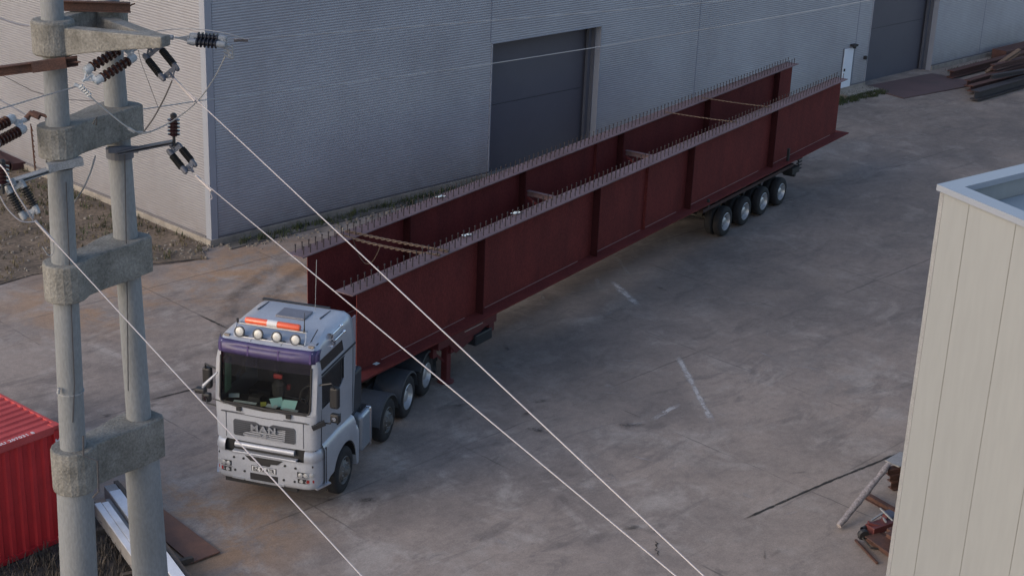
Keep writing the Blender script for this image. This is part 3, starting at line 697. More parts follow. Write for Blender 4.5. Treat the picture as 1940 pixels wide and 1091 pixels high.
# ------------------------------------------------------------------ twin concrete pole
DL, DR = 17.9, 18.65
pl_top, pl_bot = at(98, 0, DL), at(150, 1091, DL)
pr_top, pr_bot = at(207, 20, DR + .15), at(285, 1091, DR - .12)
def online(a, b_, z): return a + (b_ - a) * ((z - a.z) / (b_.z - a.z))
Lz = lambda z: online(pl_top, pl_bot, z)
Rz = lambda z: online(pr_top, pr_bot, z)
pb = Lz(0)
tp = thing('twin_concrete_pole', (pb.x, pb.y, 0), 0, 'pair of grey concrete power poles joined by concrete collars, left foreground', 'utility pole')
def loc(v): return Vector(v) - Vector((pb.x, pb.y, 0))
def z_at(px, py, D): return at(px, py, D).z
zc = [z_at(92, 70, DL), z_at(105, 266, DL), z_at(120, 530, DL), z_at(142, 884, DL)]
for F_, nm in ((Lz, 0), (Rz, 1)):
    joint_z = zc[3] + (0 if nm == 0 else .15)
    lev = [(-.3, .27), (2, .25), (joint_z, .222), (joint_z + .02, .158), (zc[2], .150), (zc[1], .140), (zc[0], .128), (14.6, .115)]
    mb = MB(); mb.tube([loc(F_(z)) for z, r in lev], [r for z, r in lev], 28); mb.build('pole', concrete_pole, tp, smooth=True)
for i in (1, 2, 3):
    z = zc[i]; hh = (.2, .185, .235, .285)[i]; a = loc(Lz(z)); b_ = loc(Rz(z)); a.z = b_.z = z
    d = (b_ - a); dist = d.length; d.normalize(); r = Vector((-d.y, d.x, 0))
    R1, R2 = (.235, .235, .25, .27)[i], .255
    poly = []
    for t in range(0, 13):
        th = rad(60) + rad(240) * t / 12; poly.append((R1 * math.cos(th), R1 * math.sin(th)))
    wv = .19
    poly += [(R1 * .85, -wv * .95), (dist * .5, -wv), (dist - R2 * .9, -R2 * .95), (dist + R2 * .75, -R2 * .98), (dist + R2, -R2 * .6), (dist + R2 * 1.02, R2 * .6), (dist + R2 * .8, R2), (dist - R2 * .8, R2), (dist * .5, wv), (R1 * .85, wv)]
    mb = MB(); mb.prism(poly, (-hh, hh), lambda u, v, t: a + d * u + r * v + Vector((0, 0, t)))
    mb.build('collar', concrete_collar, tp, bevel=.02)
# top bracket: drum, two arms and a nose
z = zc[0]; a = loc(Lz(z)); b_ = loc(Rz(z)); a.z = b_.z = z
nose = loc(gz(300, 76, z + .12)); nose.z = z + .145
mb = MB()
mb.lathe(a, (0, 0, 1), [(-.20, .0), (-.20, .22), (-.17, .24), (.17, .24), (.20, .22), (.20, 0)], 26)
dn = (nose - a); dl = dn.length; dn.normalize(); rn = Vector((-dn.y, dn.x, 0))
mb.prism([(.1, .12), (dl + .1, .02), (dl + .1, -.10), (dl * .8, -.12), (dl * .35, -.17), (.1, -.22)], (-.09, .09), lambda u, v, t: a + dn * u + rn * t + Vector((0, 0, v)))
mb.build('top_bracket', concrete_collar, tp, bevel=.015)
mb = MB(); back = b_ + (b_ - nose).normalized() * .0 + Vector((-.05, .12, 0))
mb.bar(a + Vector((.05, .15, .06)), back + Vector((0, 0, .06)), .16, .22); mb.bar(back + Vector((0, 0, .0)), nose + Vector((0, 0, -.03)), .17, .11)
mb.lathe(b_, (0, 0, 1), [(-.2, 0), (-.2, .21), (.19, .21), (.19, 0)], 24)
mb.build('top_bracket_arm', concrete_collar, tp, bevel=.012)
# steel fittings
def P3(px, py, D): return loc(at(px, py, D))
def channel(mb, p, q, h=.12, b2=.06):
    mb.bar(p, q, .012, h); d = (q - p).normalized(); r = d.cross(Vector((0, 0, 1))).normalized()
    mb.bar(p + r * b2 / 2 + Vector((0, 0, h / 2 - .008)), q + r * b2 / 2 + Vector((0, 0, h / 2 - .008)), b2, .012)
    mb.bar(p + r * b2 / 2 - Vector((0, 0, h / 2 - .008)), q + r * b2 / 2 - Vector((0, 0, h / 2 - .008)), b2, .012)
mb = MB(); channel(mb, P3(-60, 142, 17.75), P3(147, 115, 17.7), .11); mb.bar(P3(60, 128, 17.6), P3(125, 119, 17.6), .05, .12); mb.tube([P3(128, 119, 17.7), P3(152, 118, 17.6)], .01); mb.build('rusty_crossarm', rust, tp)
mb = MB(); channel(mb, P3(112, 10, 18.5), P3(247, 14, 18.5), .12); mb.tube([P3(245, 12, 18.5), P3(256, 7, 18.5)], .009); mb.build('rusty_crossarm', rust, tp)
mb = MB(); channel(mb, P3(-70, 372, 17.4), P3(108, 315, 17.75), .05, .1); mb.bar(P3(90, 318, 17.65), P3(156, 305, 17.75), .1, .09); mb.build('steel_crossarm', galv, tp)
mb = MB(); channel(mb, P3(225, 288, 18.4), P3(330, 268, 18.2), .05, .09); mb.bar(P3(205, 284, 18.35), P3(262, 283, 18.35), .06, .07); mb.build('steel_crossarm', gate_steel, tp)
mb = MB(); mb.lathe(P3(115, 312, DL), (0, 0, 1), [(-.03, .162), (.05, .165), (.05, .0)], 20); mb.build('pole_clamp', dark_steel, tp)
mb = MB(); mb.lathe(P3(227, 289, DR), (0, 0, 1), [(-.06, .0), (-.06, .165), (.06, .165), (.06, .0)], 20); mb.build('pole_clamp', gate_steel, tp)
mb = MB(); mb.lathe(P3(134, 740, DL), (0, 0, 1), [(-.01, .0), (-.01, .163), (.01, .163), (.01, 0)], 20); mb.tube([P3(112, 735, 17.75), P3(110, 745, 17.75)], .02); mb.build('pole_band', galv, tp)
# small strap and cable round the lowest collar
mb = MB(); mb.tube([P3(158, 825, 17.62), P3(158, 862, 17.6), P3(185, 872, 17.56), P3(187, 930, 17.56), P3(176, 942, 17.6)], .011, 6); mb.build('earthing_strap', wire_k, tp)
mb = MB(); mb.tube([P3(236, 285, 18.42), P3(241, 560, 18.42), P3(243, 740, 18.36)], .007, 5); mb.tube([P3(125, 345, 17.74), P3(134, 560, 17.74), P3(141, 730, 17.74), P3(138, 800, 17.74)], .006, 5)
mb.build('earthing_wire', wire_k, tp)
mb = MB(); mb.tube([P3(50, 225, 17.9), P3(58, 215, 17.9), P3(75, 222, 17.85)], .035, 8); mb.tube([P3(62, 212, 17.9), P3(110, 228, 17.8)], .02, 6); mb.build('anchor_bracket', rust, tp)
mb = MB()
for k in range(9): mb.tube([P3(59 + k * .9, 240 + k * 10, 18.0), P3(60 + k * .9, 245 + k * 10, 18.0), P3(62 + k * .9, 249 + k * 10, 17.98)], .008, 5)
mb.tube([P3(58, 235, 18), P3(66, 322, 18)], .007, 5); mb.build('hanging_chain', rust, tp)
mb = MB(); mb.tube([P3(176, 235, 17.7), P3(184, 221, 17.7), P3(182, 238, 17.7)], .01, 5); mb.build('lifting_eye', dark_steel, tp)

# insulators (each string hangs from the pole: things of their own)
def insulator(mb_body, p, q, r=.05, n=7, long=True):
    p, q = Vector(p), Vector(q); L_ = (q - p).length; ax = (q - p).normalized(); prof = [(0, 0), (0, r * .5)]
    for k in range(n):
        t = L_ * (k + .15) / n; w2 = L_ / n
        prof += [(t, r * .55), (t + w2 * .3, r), (t + w2 * .5, r), (t + w2 * .7, r * .55)]
    prof += [(L_, r * .5), (L_, 0)]
    mb_body.lathe(p, ax, prof, 16)
def cap(mb, p, ax, r, l): mb.lathe(p, ax, [(0, 0), (0, r * .7), (l * .3, r), (l, r), (l, 0)], 14)
def tension(name, label, a, b_, D0, D1, r=.055, sep=.16, n=7, body=porc, caps=galv, up=Vector((0, 0, 1)), f0=.22, f1=.78, capr=1.0):
    """twin insulator string from photo pixel a to b"""
    A, B = at(a[0], a[1], D0), at(b_[0], b_[1], D1); ax = (B - A).normalized()
    sd_ = ax.cross(CF).normalized(); mid = A.lerp(B, .5)
    root = thing(name, A, 0, label, 'insulator'); l = lambda v: v - A
    for s_ in (-1, 1):
        o_ = sd_ * s_ * sep / 2 + CF * s_ * .03
        p, q = A.lerp(B, f0) + o_, A.lerp(B, f1) + o_
        mb = MB(); insulator(mb, l(p), l(q), r, n); bo = mb.build('insulator_body', body, root, smooth=True)
        for c0, a0 in ((p - ax * .09, ax), (q + ax * .09, -ax)):
            mb = MB(); cap(mb, l(c0), a0, r * .72 * capr, .10); mb.build('end_cap', caps, bo, smooth=True)
    mb = MB()
    for f, g_ in ((f0 - .07, 0), (f1 + .07, 1)):
        c_ = A.lerp(B, f); e = A if g_ == 0 else B
        mb.bar(l(c_ - sd_ * sep * .62), l(c_ + sd_ * sep * .62), .05, .012, up=CF); mb.bar(l(c_), l(c_.lerp(e, .75)), .03, .02)
        mb.bar(l(c_ + sd_ * sep * .5), l(c_.lerp(e, .6)), .016, .016); mb.bar(l(c_ - sd_ * sep * .5), l(c_.lerp(e, .6)), .016, .016)
    mb.lathe(l(A), ax, [(-.03, 0), (-.03, .03), (.05, .03), (.05, 0)], 10)
    mb.build('yoke', caps, root)
    return root, B
i1, e1 = tension('tension_insulator', 'twin dark ribbed insulator pointing right from the pole top bracket', (320, 71), (432, 80), 18.2, 18.0, .055, .08, 6, mat('slate porcelain', (.018, .018, .028), .3), mat('grey caps', (.25, .27, .30), .5), f0=.46, f1=.84)
i2, e2 = tension('tension_insulator', 'twin brown insulator with white caps slanting down left between the poles', (259, 90), (150, 158), 18.0, 17.55, .060, .15, 7, porc, mat('white caps', (.42, .45, .49), .45), f0=.22, f1=.72, capr=1.15)
i3, e3 = tension('tension_insulator', 'upper small twin black insulator at the head of the long right conductor', (277, 84), (332, 152), 18.1, 17.7, .044, .19, 10, mat('matt black insulator', (.012, .012, .014), .6), gate_steel, f0=.30, f1=.72)
i5, e5 = tension('tension_insulator', 'lower twin black insulator hanging from the right steel arm', (322, 272), (369, 330), 18.2, 17.9, .045, .13, 10, MATS['matt black insulator'], gate_steel, f0=.28, f1=.68)
i6, e6 = tension('tension_insulator', 'twin insulator with white caps at the left picture edge beside the second collar', (50, 226), (-45, 275), 17.9, 17.4, .065, .15, 7, porc, MATS['white caps'], f0=.26, f1=.72, capr=1.2)
i7, e7 = tension('tension_insulator', 'twin black insulator on the left steel arm feeding the lower left conductor', (24, 344), (64, 418), 17.4, 17.2, .052, .15, 8, MATS['matt black insulator'], galv, f0=.22, f1=.72)
def pin_ins(px, py0, py1, D, label, r=.075, n=5):
    t, b0 = at(px, py0, D), at(px + .5, py1, D); root = thing('pin_insulator', b0, 0, label, 'insulator')
    mb = MB(); insulator(mb, (0, 0, 0), t - b0, r, n); bd = mb.build('insulator_body', mat('glazed dark porcelain', (.03, .012, .014), .12, var=.1), root, smooth=True)
    MB().tube([(0, 0, -.12), (0, 0, .02)], .018, 8).build('pin', dark_steel, root)
    mb = MB(); mb.lathe(t - b0, (0, 0, 1), [(-.01, .035), (.04, .04), (.06, .02), (.06, 0)], 12); mb.build('head_cap', dark_steel, root)
    return root
pin_ins(329, 224, 258, 18.15, 'upright brown pin insulator standing on the right steel arm')
pin_ins(4, 312, 348, 17.3, 'upright brown pin insulator at the left picture edge')

# conductors
def catenary(A, B, sag, n=40):
    return [A.lerp(B, i / n) - Vector((0, 0, sag * 4 * (i / n) * (1 - i / n))) for i in range(n + 1)]
def wire(name, pts, r, m_, label, sleeve=None, smooth=True):
    mb = MB(); mb.tube(pts, r, 6); o_ = mb.build(name, m_, smooth=smooth); tag(o_, label, 'wire')
    if sleeve:
        mb = MB(); mb.tube(sleeve[0], sleeve[1], 8); mb.build('sleeve', wire_m, o_, smooth=True)
    return o_
def far_end(p_start, q, D, ext=1.35):
    e_ = at(q[0], q[1], D); return p_start + (e_ - p_start) * ext
S1 = at(330, 150, 17.7); E1 = far_end(S1, (1334, 1091), 9.6, 1.7)
wire('conductor', catenary(S1, E1, .0), .0066, wire_m, 'bright conductor from the upper black insulator passing over the near girder to the lower right', (catenary(S1, S1.lerp(at(370, 192, 17.3), 1.0), 0, 3), .017))
S2 = at(371, 333, 17.9); E2 = far_end(S2, (1281, 1091), 10.2, 1.7)
wire('conductor', catenary(S2, E2, .0), .0066, wire_m, 'bright conductor from the lower black insulator passing across the cab roof to the bottom edge', (catenary(S2, at(401, 362, 17.7), 0, 3), .018))
S3 = at(66, 418, 17.2); E3 = far_end(S3, (686, 1091), 10.0, 1.7)
wire('conductor', catenary(S3, E3, .0), .0066, wire_m, 'bright conductor crossing both poles and the front of the lorry', (catenary(S3, at(101, 456, 17.1), 0, 3), .016))
S4 = at(425, 77, 18.0); E4 = far_end(S4, (1300, 2), 22.0, 1.9)
wire('overhead_wire', catenary(S4, E4, .05), .0062, wire_d, 'thin wire along the top of the long wall above the near gate', (catenary(at(445, 76, 18), at(470, 76, 18.05), 0, 2), .014))
S5 = at(240, 212, 18.9); E5 = far_end(S5, (1660, 2), 27.0, 1.5)
n_ = 30; pts = []
ctl = [(240, 212), (380, 191), (620, 163), (900, 126), (1137, 89), (1400, 45), (1552, 19), (1660, -1), (1900, -50)]
for k, q in enumerate(ctl): pts.append(at(q[0], q[1], 18.9 + 8.1 * (q[0] - 240) / 1420))
wire('overhead_wire', pts, .0068, wire_d, 'thin wire crossing the dark near gate from the second collar')
wire('overhead_wire', [at(q[0], q[1], d_) for q, d_ in (((150, 163), 17.55), ((90, 180), 17.2), (( 0, 207), 16.7), ((-120, 245), 16))], .007, wire_d, 'thin wire leaving the white capped insulator to the left edge')
wire('overhead_wire', [at(q[0], q[1], 17.9 + q[0] * 0) for q in ((50, 219), (30, 207), (0, 190), (-80, 150))], .010, wire_m, 'short bright wire ending at the left of the second collar')
wire('overhead_wire', [at(q[0], q[1], 18.6) for q in ((56, 50), (35, 47), (15, 41), (0, 35), (-60, 5))], .011, wire_m, 'short bright curved wire ending behind the top bracket at left')
wire('overhead_wire', [at(q[0], q[1], 19.6) for q in ((-40, 120), (60, 172), (110, 188), (180, 192))], .004, wire_k, 'hair thin dark wire behind the left pole under the rusty crossarm')
def jumper(pix, r, m_, label): return wire('jumper_cable', [at(a_[0], a_[1], a_[2]) for a_ in pix], r, m_, label)
def smooth_pix(pix, k=6):
    out = []; P_ = [pix[0]] + list(pix) + [pix[-1]]
    for i in range(1, len(P_) - 2):
        for t in range(k):
            t /= k; out.append(tuple(.5 * ((2 * P_[i][j]) + (-P_[i - 1][j] + P_[i + 1][j]) * t + (2 * P_[i - 1][j] - 5 * P_[i][j] + 4 * P_[i + 1][j] - P_[i + 2][j]) * t * t + (-P_[i - 1][j] + 3 * P_[i][j] - 3 * P_[i + 1][j] + P_[i + 2][j]) * t ** 3) for j in range(3)))
    out.append(tuple(pix[-1])); return out
jumper(smooth_pix([(157, 165, 17.5), (175, 187, 17.5), (210, 217, 17.55), (245, 244, 17.6), (268, 252, 17.7), (290, 248, 17.8), (329, 228, 18.0), (372, 194, 18), (405, 150, 18), (428, 105, 18)]), .009, wire_d, 'jumper cable looping under the right pole up to the right insulator clamp')
jumper(smooth_pix([(326, 153, 17.7), (312, 185, 17.7), (292, 222, 17.7), (272, 250, 17.7)]), .0095, wire_k, 'dark jumper cable dropping from the upper black insulator')
jumper(smooth_pix([(262, 95, 18.3), (268, 120, 18.3), (283, 160, 18.3), (300, 205, 18.6)]), .003, wire_k, 'hair thin wire hanging from the pole top bracket')
jumper(smooth_pix([(295, 60, 18.2), (330, 56, 18.2), (375, 56, 18.1), (430, 64, 18), (468, 76, 18)]), .005, wire_d, 'thin arched wire above the right pointing insulator')
jumper(smooth_pix([(0, 312, 17.2), (14, 330, 17.1), (30, 365, 17.0), (52, 400, 17.0), (62, 417, 17.1)]), .009, wire_m, 'pale jumper cable curving down over the left steel arm')
jumper(smooth_pix([(0, 372, 17.1), (15, 397, 17.1), (40, 419, 17.1), (66, 420, 17.15)]), .008, wire_m, 'pale jumper cable drooping below the lower left insulator')
jumper(smooth_pix([(101, 457, 17.1), (101, 478, 17.1), (92, 484, 17.1), (80, 468, 17.1)]), .006, wire_d, 'short curled wire end under the left conductor sleeve')
jumper(smooth_pix([(181, 295, 17.9), (172, 325, 17.9), (158, 357, 17.9), (140, 384, 18.2)]), .009, wire_d, 'short pale cable hanging below the second collar')
jumper(smooth_pix([(397, 362, 17.7), (402, 375, 17.7), (396, 379, 17.7)]), .006, wire_m, 'tiny wire tail under the lower conductor sleeve')
# clamp right of insulator 1
rt = at(430, 90, 18); cl = thing('wire_clamp', rt, 0, 'grey stacked clamp hanging right of the top right insulator', 'clamp')
mb = MB()
for k in range(4): mb.tube([at(424, 84 + k * 7, 18) - rt, at(441, 90 + k * 7, 18) - rt], .014, 6)
mb.bar(at(424, 74, 18) - rt, at(436, 108, 18) - rt, .02, .03); mb.bar(at(440, 86, 18) - rt, at(443, 112, 18) - rt, .012, .02); mb.build('clamp_body', galv, cl)
mb = MB(); mb.tube([at(443, 77, 18) - rt, at(470, 77, 18) - rt], .017, 8); mb.build('clamp_grip', wire_k, cl)
rt = at(157, 168, 17.5); cl = thing('wire_clamp', rt, 0, 'grey serrated clamp at the lower end of the white capped insulator', 'clamp')
mb = MB(); mb.bar(at(140, 160, 17.5) - rt, at(155, 166, 17.5) - rt, .03, .03)
for k in range(5): mb.bar(at(149 + k * 4, 166 + k * 4, 17.5) - rt, at(156 + k * 4, 162 + k * 4, 17.45) - rt, .016, .02)
mb.bar(at(147, 163, 17.5) - rt, at(172, 186, 17.5) - rt, .02, .02); mb.build('clamp_body', MATS['white caps'], cl)
rt = at(250, 248, 17.6); cl = thing('wire_clamp', rt, 0, 'small grey clamp joining the jumper cables beside the second collar', 'clamp')
MB().bar(at(243, 243, 17.6) - rt, at(255, 250, 17.6) - rt, .035, .03).bar(at(262, 251, 17.7) - rt, at(277, 252, 17.7) - rt, .03, .025).build('clamp_body', galv, cl)

# ------------------------------------------------------------------ lorry
TH = .504
TF = Vector((-math.cos(TH), -math.sin(TH), 0)); TL = Vector((math.sin(TH), -math.cos(TH), 0))
troot = Vector((18.17, 24.12, 0)) + TL * .02
lorry = thing('tractor_lorry', troot, math.atan2(TF.y, TF.x), 'silver four axle lorry tractor with orange light bar standing in the yard', 'lorry')
# local axes: x forward, y left, z up
# --- cab shell, lofted from horizontal rings
lev = [  # z, x front, half width, x rear, corner
    (1.60, 1.41, 1.13, -.74, .16), (2.06, 1.41, 1.14, -.75, .16), (2.36, 1.40, 1.15, -.76, .14), (2.44, 1.392, 1.15, -.76, .12), (2.80, 1.36, 1.15, -.77, .12),
    (3.15, 1.325, 1.15, -.77, .12), (3.30, 1.31, 1.145, -.78, .12), (3.52, 1.29, 1.11, -.78, .13), (3.70, 1.26, 1.08, -.78, .15), (3.77, 1.14, 1.055, -.78, .20), (3.82, .90, 1.02, -.78, .26), (3.87, .35, .95, -.76, .30)]
def ring(z, xf, hw, xr, c):
    P = [(xf + .05 * (1 if z < 3.7 else 1), y) for y in (-.0,)]
    pts = []
    bow = .06
    for y in (0, .45, .85, 1.0 - (0 if hw > 1.05 else (1.06 - hw))): pts.append((xf + bow * (1 - (y / 1.1) ** 2) - .02, y))
    pts += [(xf - c * .35, hw - c * .25), (xf - c, hw)]
    for x in (1.12, .55, -.06, -.56): pts.append((min(x, xf - c - .02 - .001 * 0), hw) if x < xf - c else (xf - c - .01, hw))
    pts += [(xr + .06, hw - .01), (xr, hw - .08), (xr, .45), (xr, 0)]
    return pts
rings = []
for L_ in lev:
    h_ = ring(*L_); full = h_ + [(x, -y) for x, y in h_[-2:0:-1]]
    rings.append([(x, y, L_[0]) for x, y in full])
NR = len(rings[0]); mb = MB()
vv = [[mb.bm.verts.new(p) for p in r_] for r_ in rings]
half = 14
def seg_of(k):  # map ring edge to half index
    return k if k < half - 1 else (NR - 1 - k)
for i in range(len(lev) - 1):
    z0, z1 = lev[i][0], lev[i + 1][0]
    for k in range(NR):
        s_ = seg_of(k)
        if s_ in (0, 1, 2) and 2.36 <= z0 < 3.50: continue          # windscreen opening
        if s_ in (6, 7) and 2.44 <= z0 < 3.1: continue              # door window
        if s_ in (6, 7) and 3.30 <= z0 < 3.5: continue              # high side window
        mb.bm.faces.new((vv[i][k], vv[i][(k + 1) % NR], vv[i + 1][(k + 1) % NR], vv[i + 1][k]))
# roof cap
top = vv[-1]; c1 = []
inner = [mb.bm.verts.new((v.co.x * .75 - .10, v.co.y * .80, 3.89)) for v in top]
for k in range(NR): mb.bm.faces.new((top[k], top[(k + 1) % NR], inner[(k + 1) % NR], inner[k]))
mb.bm.faces.new(inner)
cabo = mb.build('cab_shell', silver, lorry, smooth=True)
cabo.data.polygons.foreach_set('use_smooth', [True] * len(cabo.data.polygons))
cabo.modifiers['es'].split_angle = rad(50)
# lower front apron behind bumper and cab floor / rear inside
MB().box((-.70, -1.08, 1.55), (1.30, 1.08, 1.68)).build('cab_floor', interior, lorry)
MB().box((-.74, -1.05, 1.7), (-.70, 1.05, 3.6)).build('rear_lining', interior, lorry)
def xf_at(z):
    for a_, b2 in zip(lev, lev[1:]):
        if a_[0] <= z <= b2[0]: t = (z - a_[0]) / (b2[0] - a_[0]); return a_[1] + (b2[1] - a_[1]) * t
def front_pt(y, z, off=0.0): return Vector((xf_at(z) + .06 * (1 - (y / 1.1) ** 2) - .02 + off, y, z))
# windscreen glass and rubber
mb = MB(); ys = [-1.0, -.75, -.4, 0, .4, .75, 1.0]; zs = [2.37, 2.6, 2.9, 3.2, 3.5]
V = [[mb.bm.verts.new(front_pt(y * .995, z, -.012)) for y in ys] for z in zs]
for i in range(len(zs) - 1):
    for j in range(len(ys) - 1): mb.bm.faces.new((V[i][j], V[i][j + 1], V[i + 1][j + 1], V[i + 1][j]))
ws = mb.build('windscreen', glass_ws, lorry, smooth=True)
mb = MB(); loop = [(-1.0, 2.5), (-.97, 2.42), (-.90, 2.385), (0, 2.365), (.90, 2.385), (.97, 2.42), (1.0, 2.5), (1.0, 3.4)]
mb.tube([front_pt(y, z, .004) for y, z in [(-1.0, 3.4)] + loop], .022, 6); mb.build('window_seal', plastic, ws)
mb = MB()
for s_ in (-1, 1):
    c0 = front_pt(s_ * 1.0, 2.37, .002); mb.quad(c0, front_pt(s_ * .88, 2.37, .002), front_pt(s_ * .96, 2.41, .002), front_pt(s_ * 1.0, 2.52, .002))
mb.build('corner_fillet', silver, ws)
# bottom black band + wipers
mb = MB()
for y0, y1 in ((-.97, -.5), (-.5, 0), (0, .5), (.5, .97)): mb.quad(front_pt(y0, 2.372, -.004), front_pt(y1, 2.372, -.004), front_pt(y1, 2.43, -.004), front_pt(y0, 2.43, -.004))
mb.build('cowl_band', plastic, ws)
for y in (-.55, .0 + .55):
    mb = MB(); mb.box((1.40, y - .05, 2.28), (1.475, y + .05, 2.37)); mb.tube([front_pt(y, 2.36, .03), front_pt(y - .35, 2.40, .025), front_pt(y - .62, 2.42, .02)], .012, 6); mb.build('wiper', plastic, lorry)
# visor
mb = MB(); zz = [(3.48, .03), (3.56, .045), (3.66, .05), (3.745, .045)]; ysv = [-1.12, -1.07, -.95, -.6, -.2, .2, .6, .95, 1.07, 1.12]
def vis(y, z, off): 
    yy = max(-1.05, min(1.05, y)); p = front_pt(yy, z, off); 
    if abs(y) > 1.06: p.x -= .05 + (.12 if abs(y) > 1.1 else 0); p.y = math.copysign(min(abs(y), 1.12), y)
    return p
V = [[mb.bm.verts.new(vis(y, z, o_)) for y in ysv] for z, o_ in zz]
for i in range(3):
    for j in range(len(ysv) - 1): mb.bm.faces.new((V[i][j], V[i][j + 1], V[i + 1][j + 1], V[i + 1][j]))
vo = mb.build('sun_visor', visor_m, lorry, smooth=True); md = vo.modifiers.new('so', 'SOLIDIFY'); md.thickness = .012
for y in (-1.0, -.37, .3, .98):
    MB().bar(vis(y, 3.49, .038), vis(y, 3.70, .056), .03, .008, up=(1, 0, 0)).build('visor_bracket', mat('dark violet', (.09, .06, .17), .3), vo)
mb = MB(); V = [[mb.bm.verts.new(front_pt(y * .99, z, .004)) for y in ys] for z in (3.25, 3.37, 3.50)]
for i in range(2):
    for j in range(len(ys) - 1): mb.bm.faces.new((V[i][j], V[i][j + 1], V[i + 1][j + 1], V[i + 1][j]))
mb.build('tint_band', visor_glass, ws, smooth=True)
# visor stickers seams on roof front
mb = MB()
for y in (-.37, .3): mb.bar(front_pt(y, 3.755, .012), front_pt(y, 3.80, .008), .012, .008, up=(1, 0, 0))
mb.build('roof_seam', grille_m, lorry)
for y in (-.93, .93): MB().box((1.08, y - .06, 3.775), (1.16, y + .06, 3.805)).build('marker_lamp', mat('amber marker', (.25, .2, .16), .3), lorry, bevel=.008)
# side windows
def side_poly(name, poly, m_, y_in, par=lorry, th=.02):
    out = []
    for s_ in (1, -1):
        mb = MB(); mb.prism(poly, (s_ * (y_in - th), s_ * y_in), lambda u, v, t: Vector((u, t, v))); out.append(mb.build(name, m_, par))
    return out
for o_ in side_poly('side_window', [(1.13, 2.44), (1.13, 3.15), (-.06, 3.15), (-.06, 2.44)], glass_side, 1.135): pass
side_poly('window_surround', [(.28, 2.44), (-.062, 2.44), (-.062, 2.66)], silver, 1.151, th=.03)
side_poly('window_frame', [(1.14, 3.13), (-.08, 3.13), (-.08, 3.165), (1.14, 3.165)], plastic, 1.158, th=.02)
for s_ in (1, -1):
    mb = MB(); mb.quad((1.13, s_ * 1.142, 3.30), (-.06, s_ * 1.142, 3.30), (-.06, s_ * 1.10, 3.52), (1.10, s_ * 1.10, 3.52)); mb.build('high_window', mat('dark tinted pane', (.012, .013, .016), .15), lorry)
    MB().box((1.14, s_ * 1.150, 3.20), (-.70, s_ * 1.168, 3.235)).build('rain_gutter', plastic, lorry)
    # door lines and handle
    mb = MB().box((-.575, s_ * 1.148, 1.63), (-.555, s_ * 1.156, 3.20)).box((1.135, s_ * 1.140, 1.63), (1.15, s_ * 1.152, 2.44)); mb.build('door_gap', grille_m, lorry)
    MB().box((.12, s_ * 1.13, 1.72), (.30, s_ * 1.158, 1.92)).build('door_handle', plastic, lorry, bevel=.01)
    MB().box((.05, s_ * 1.125, 2.46), (.075, s_ * 1.14, 3.12)).build('window_divider', plastic, lorry)
    # mirrors
    mr = MB().box((1.02, s_ * 1.32, 2.50), (1.16, s_ * 1.52, 2.98)).build('mirror', plastic, lorry, bevel=.05, seg=3)
    MB().tube([(1.22, s_ * 1.12, 3.02), (1.22, s_ * 1.40, 3.10), (1.14, s_ * 1.43, 2.96)], .02, 8).tube([(1.25, s_ * 1.13, 2.20), (1.24, s_ * 1.38, 2.22), (1.12, s_ * 1.44, 2.36)], .018, 8).build('mirror_arm', plastic, mr)
    MB().box((1.06, s_ * 1.34, 2.20), (1.18, s_ * 1.54, 2.40)).build('wide_mirror', plastic, mr, bevel=.04, seg=3)
    MB().lathe((1.185, s_ * 1.44, 2.30), (1, 0, 0), [(0, 0), (0, .045), (.012, .045), (.012, 0)], 14).build('mirror_spot', chrome, mr)
    if s_ > 0: MB().bar((1.40, 1.05, 2.13), (1.28, 1.28, 2.24), .10, .09).build('mirror_bracket', plastic, mr)
    else:
        MB().tube([(1.43, -1.02, 3.05), (1.50, -1.30, 2.75), (1.50, -1.36, 2.55)], [.02, .035, .02], 10).build('mirror_bracket', silver, mr)
        MB().box((1.44, -1.48, 2.58), (1.6, -1.24, 2.70)).build('kerb_mirror', plastic, mr, bevel=.04, seg=3)
# grille
mb = MB(); gp = [(-.69, 2.03), (-.66, 2.07), (-.18, 2.08), (-.1, 2.04), (.12, 2.03), (.2, 2.08), (.66, 2.07), (.69, 2.03), (.69, 1.74), (.66, 1.71), (-.66, 1.71), (-.69, 1.74)]
def fgr(y, z, t): return Vector((1.41 + .06 * (1 - (y / 1.1) ** 2) - .02 + t, y, z))
mb.prism(gp, (-.01, .012), fgr); go = mb.build('grille', grille_m, lorry)
mb = MB()
for k in range(7):
    z = 1.745 + k * .045
    for y0, y1 in ((-.66, -.33), (-.33, 0), (0, .33), (.33, .66)): mb.bar(fgr(y0, z, .012), fgr(y1, z, .012), .006, .012)
mb.build('grille_slat', mat('slat grey', (.038, .04, .048), .8), go)
Rf = Matrix(((0, 0, 1), (1, 0, 0), (0, 1, 0))).to_4x4()
text_mesh('lettering', 'MAN', .185, Matrix.Translation((1.484, 0, 1.955)) @ Rf, mat('grille letters', (.22,.23,.26), .6), go, .006, .006, 1.25, 1.25)
mb = MB(); mb.tube([(1.475, -.08, 1.81), (1.475, -.02, 1.845), (1.475, .06, 1.835), (1.475, .09, 1.80), (1.475, .03, 1.80), (1.475, -.03, 1.79)], .010, 6)
mb.tube([(1.475, -.06, 1.81), (1.475, -.055, 1.775)], .008, 5).tube([(1.475, .05, 1.80), (1.475, .055, 1.77)], .008, 5); mb.build('emblem', MATS['grille letters'], go)
mb = MB(); mb.bar(fgr(-.42, 1.765, .03), fgr(0, 1.755, .03), .006, .016); mb.bar(fgr(0, 1.755, .03), fgr(.42, 1.745, .03), .006, .016); mb.build('model_strip', alu, go)
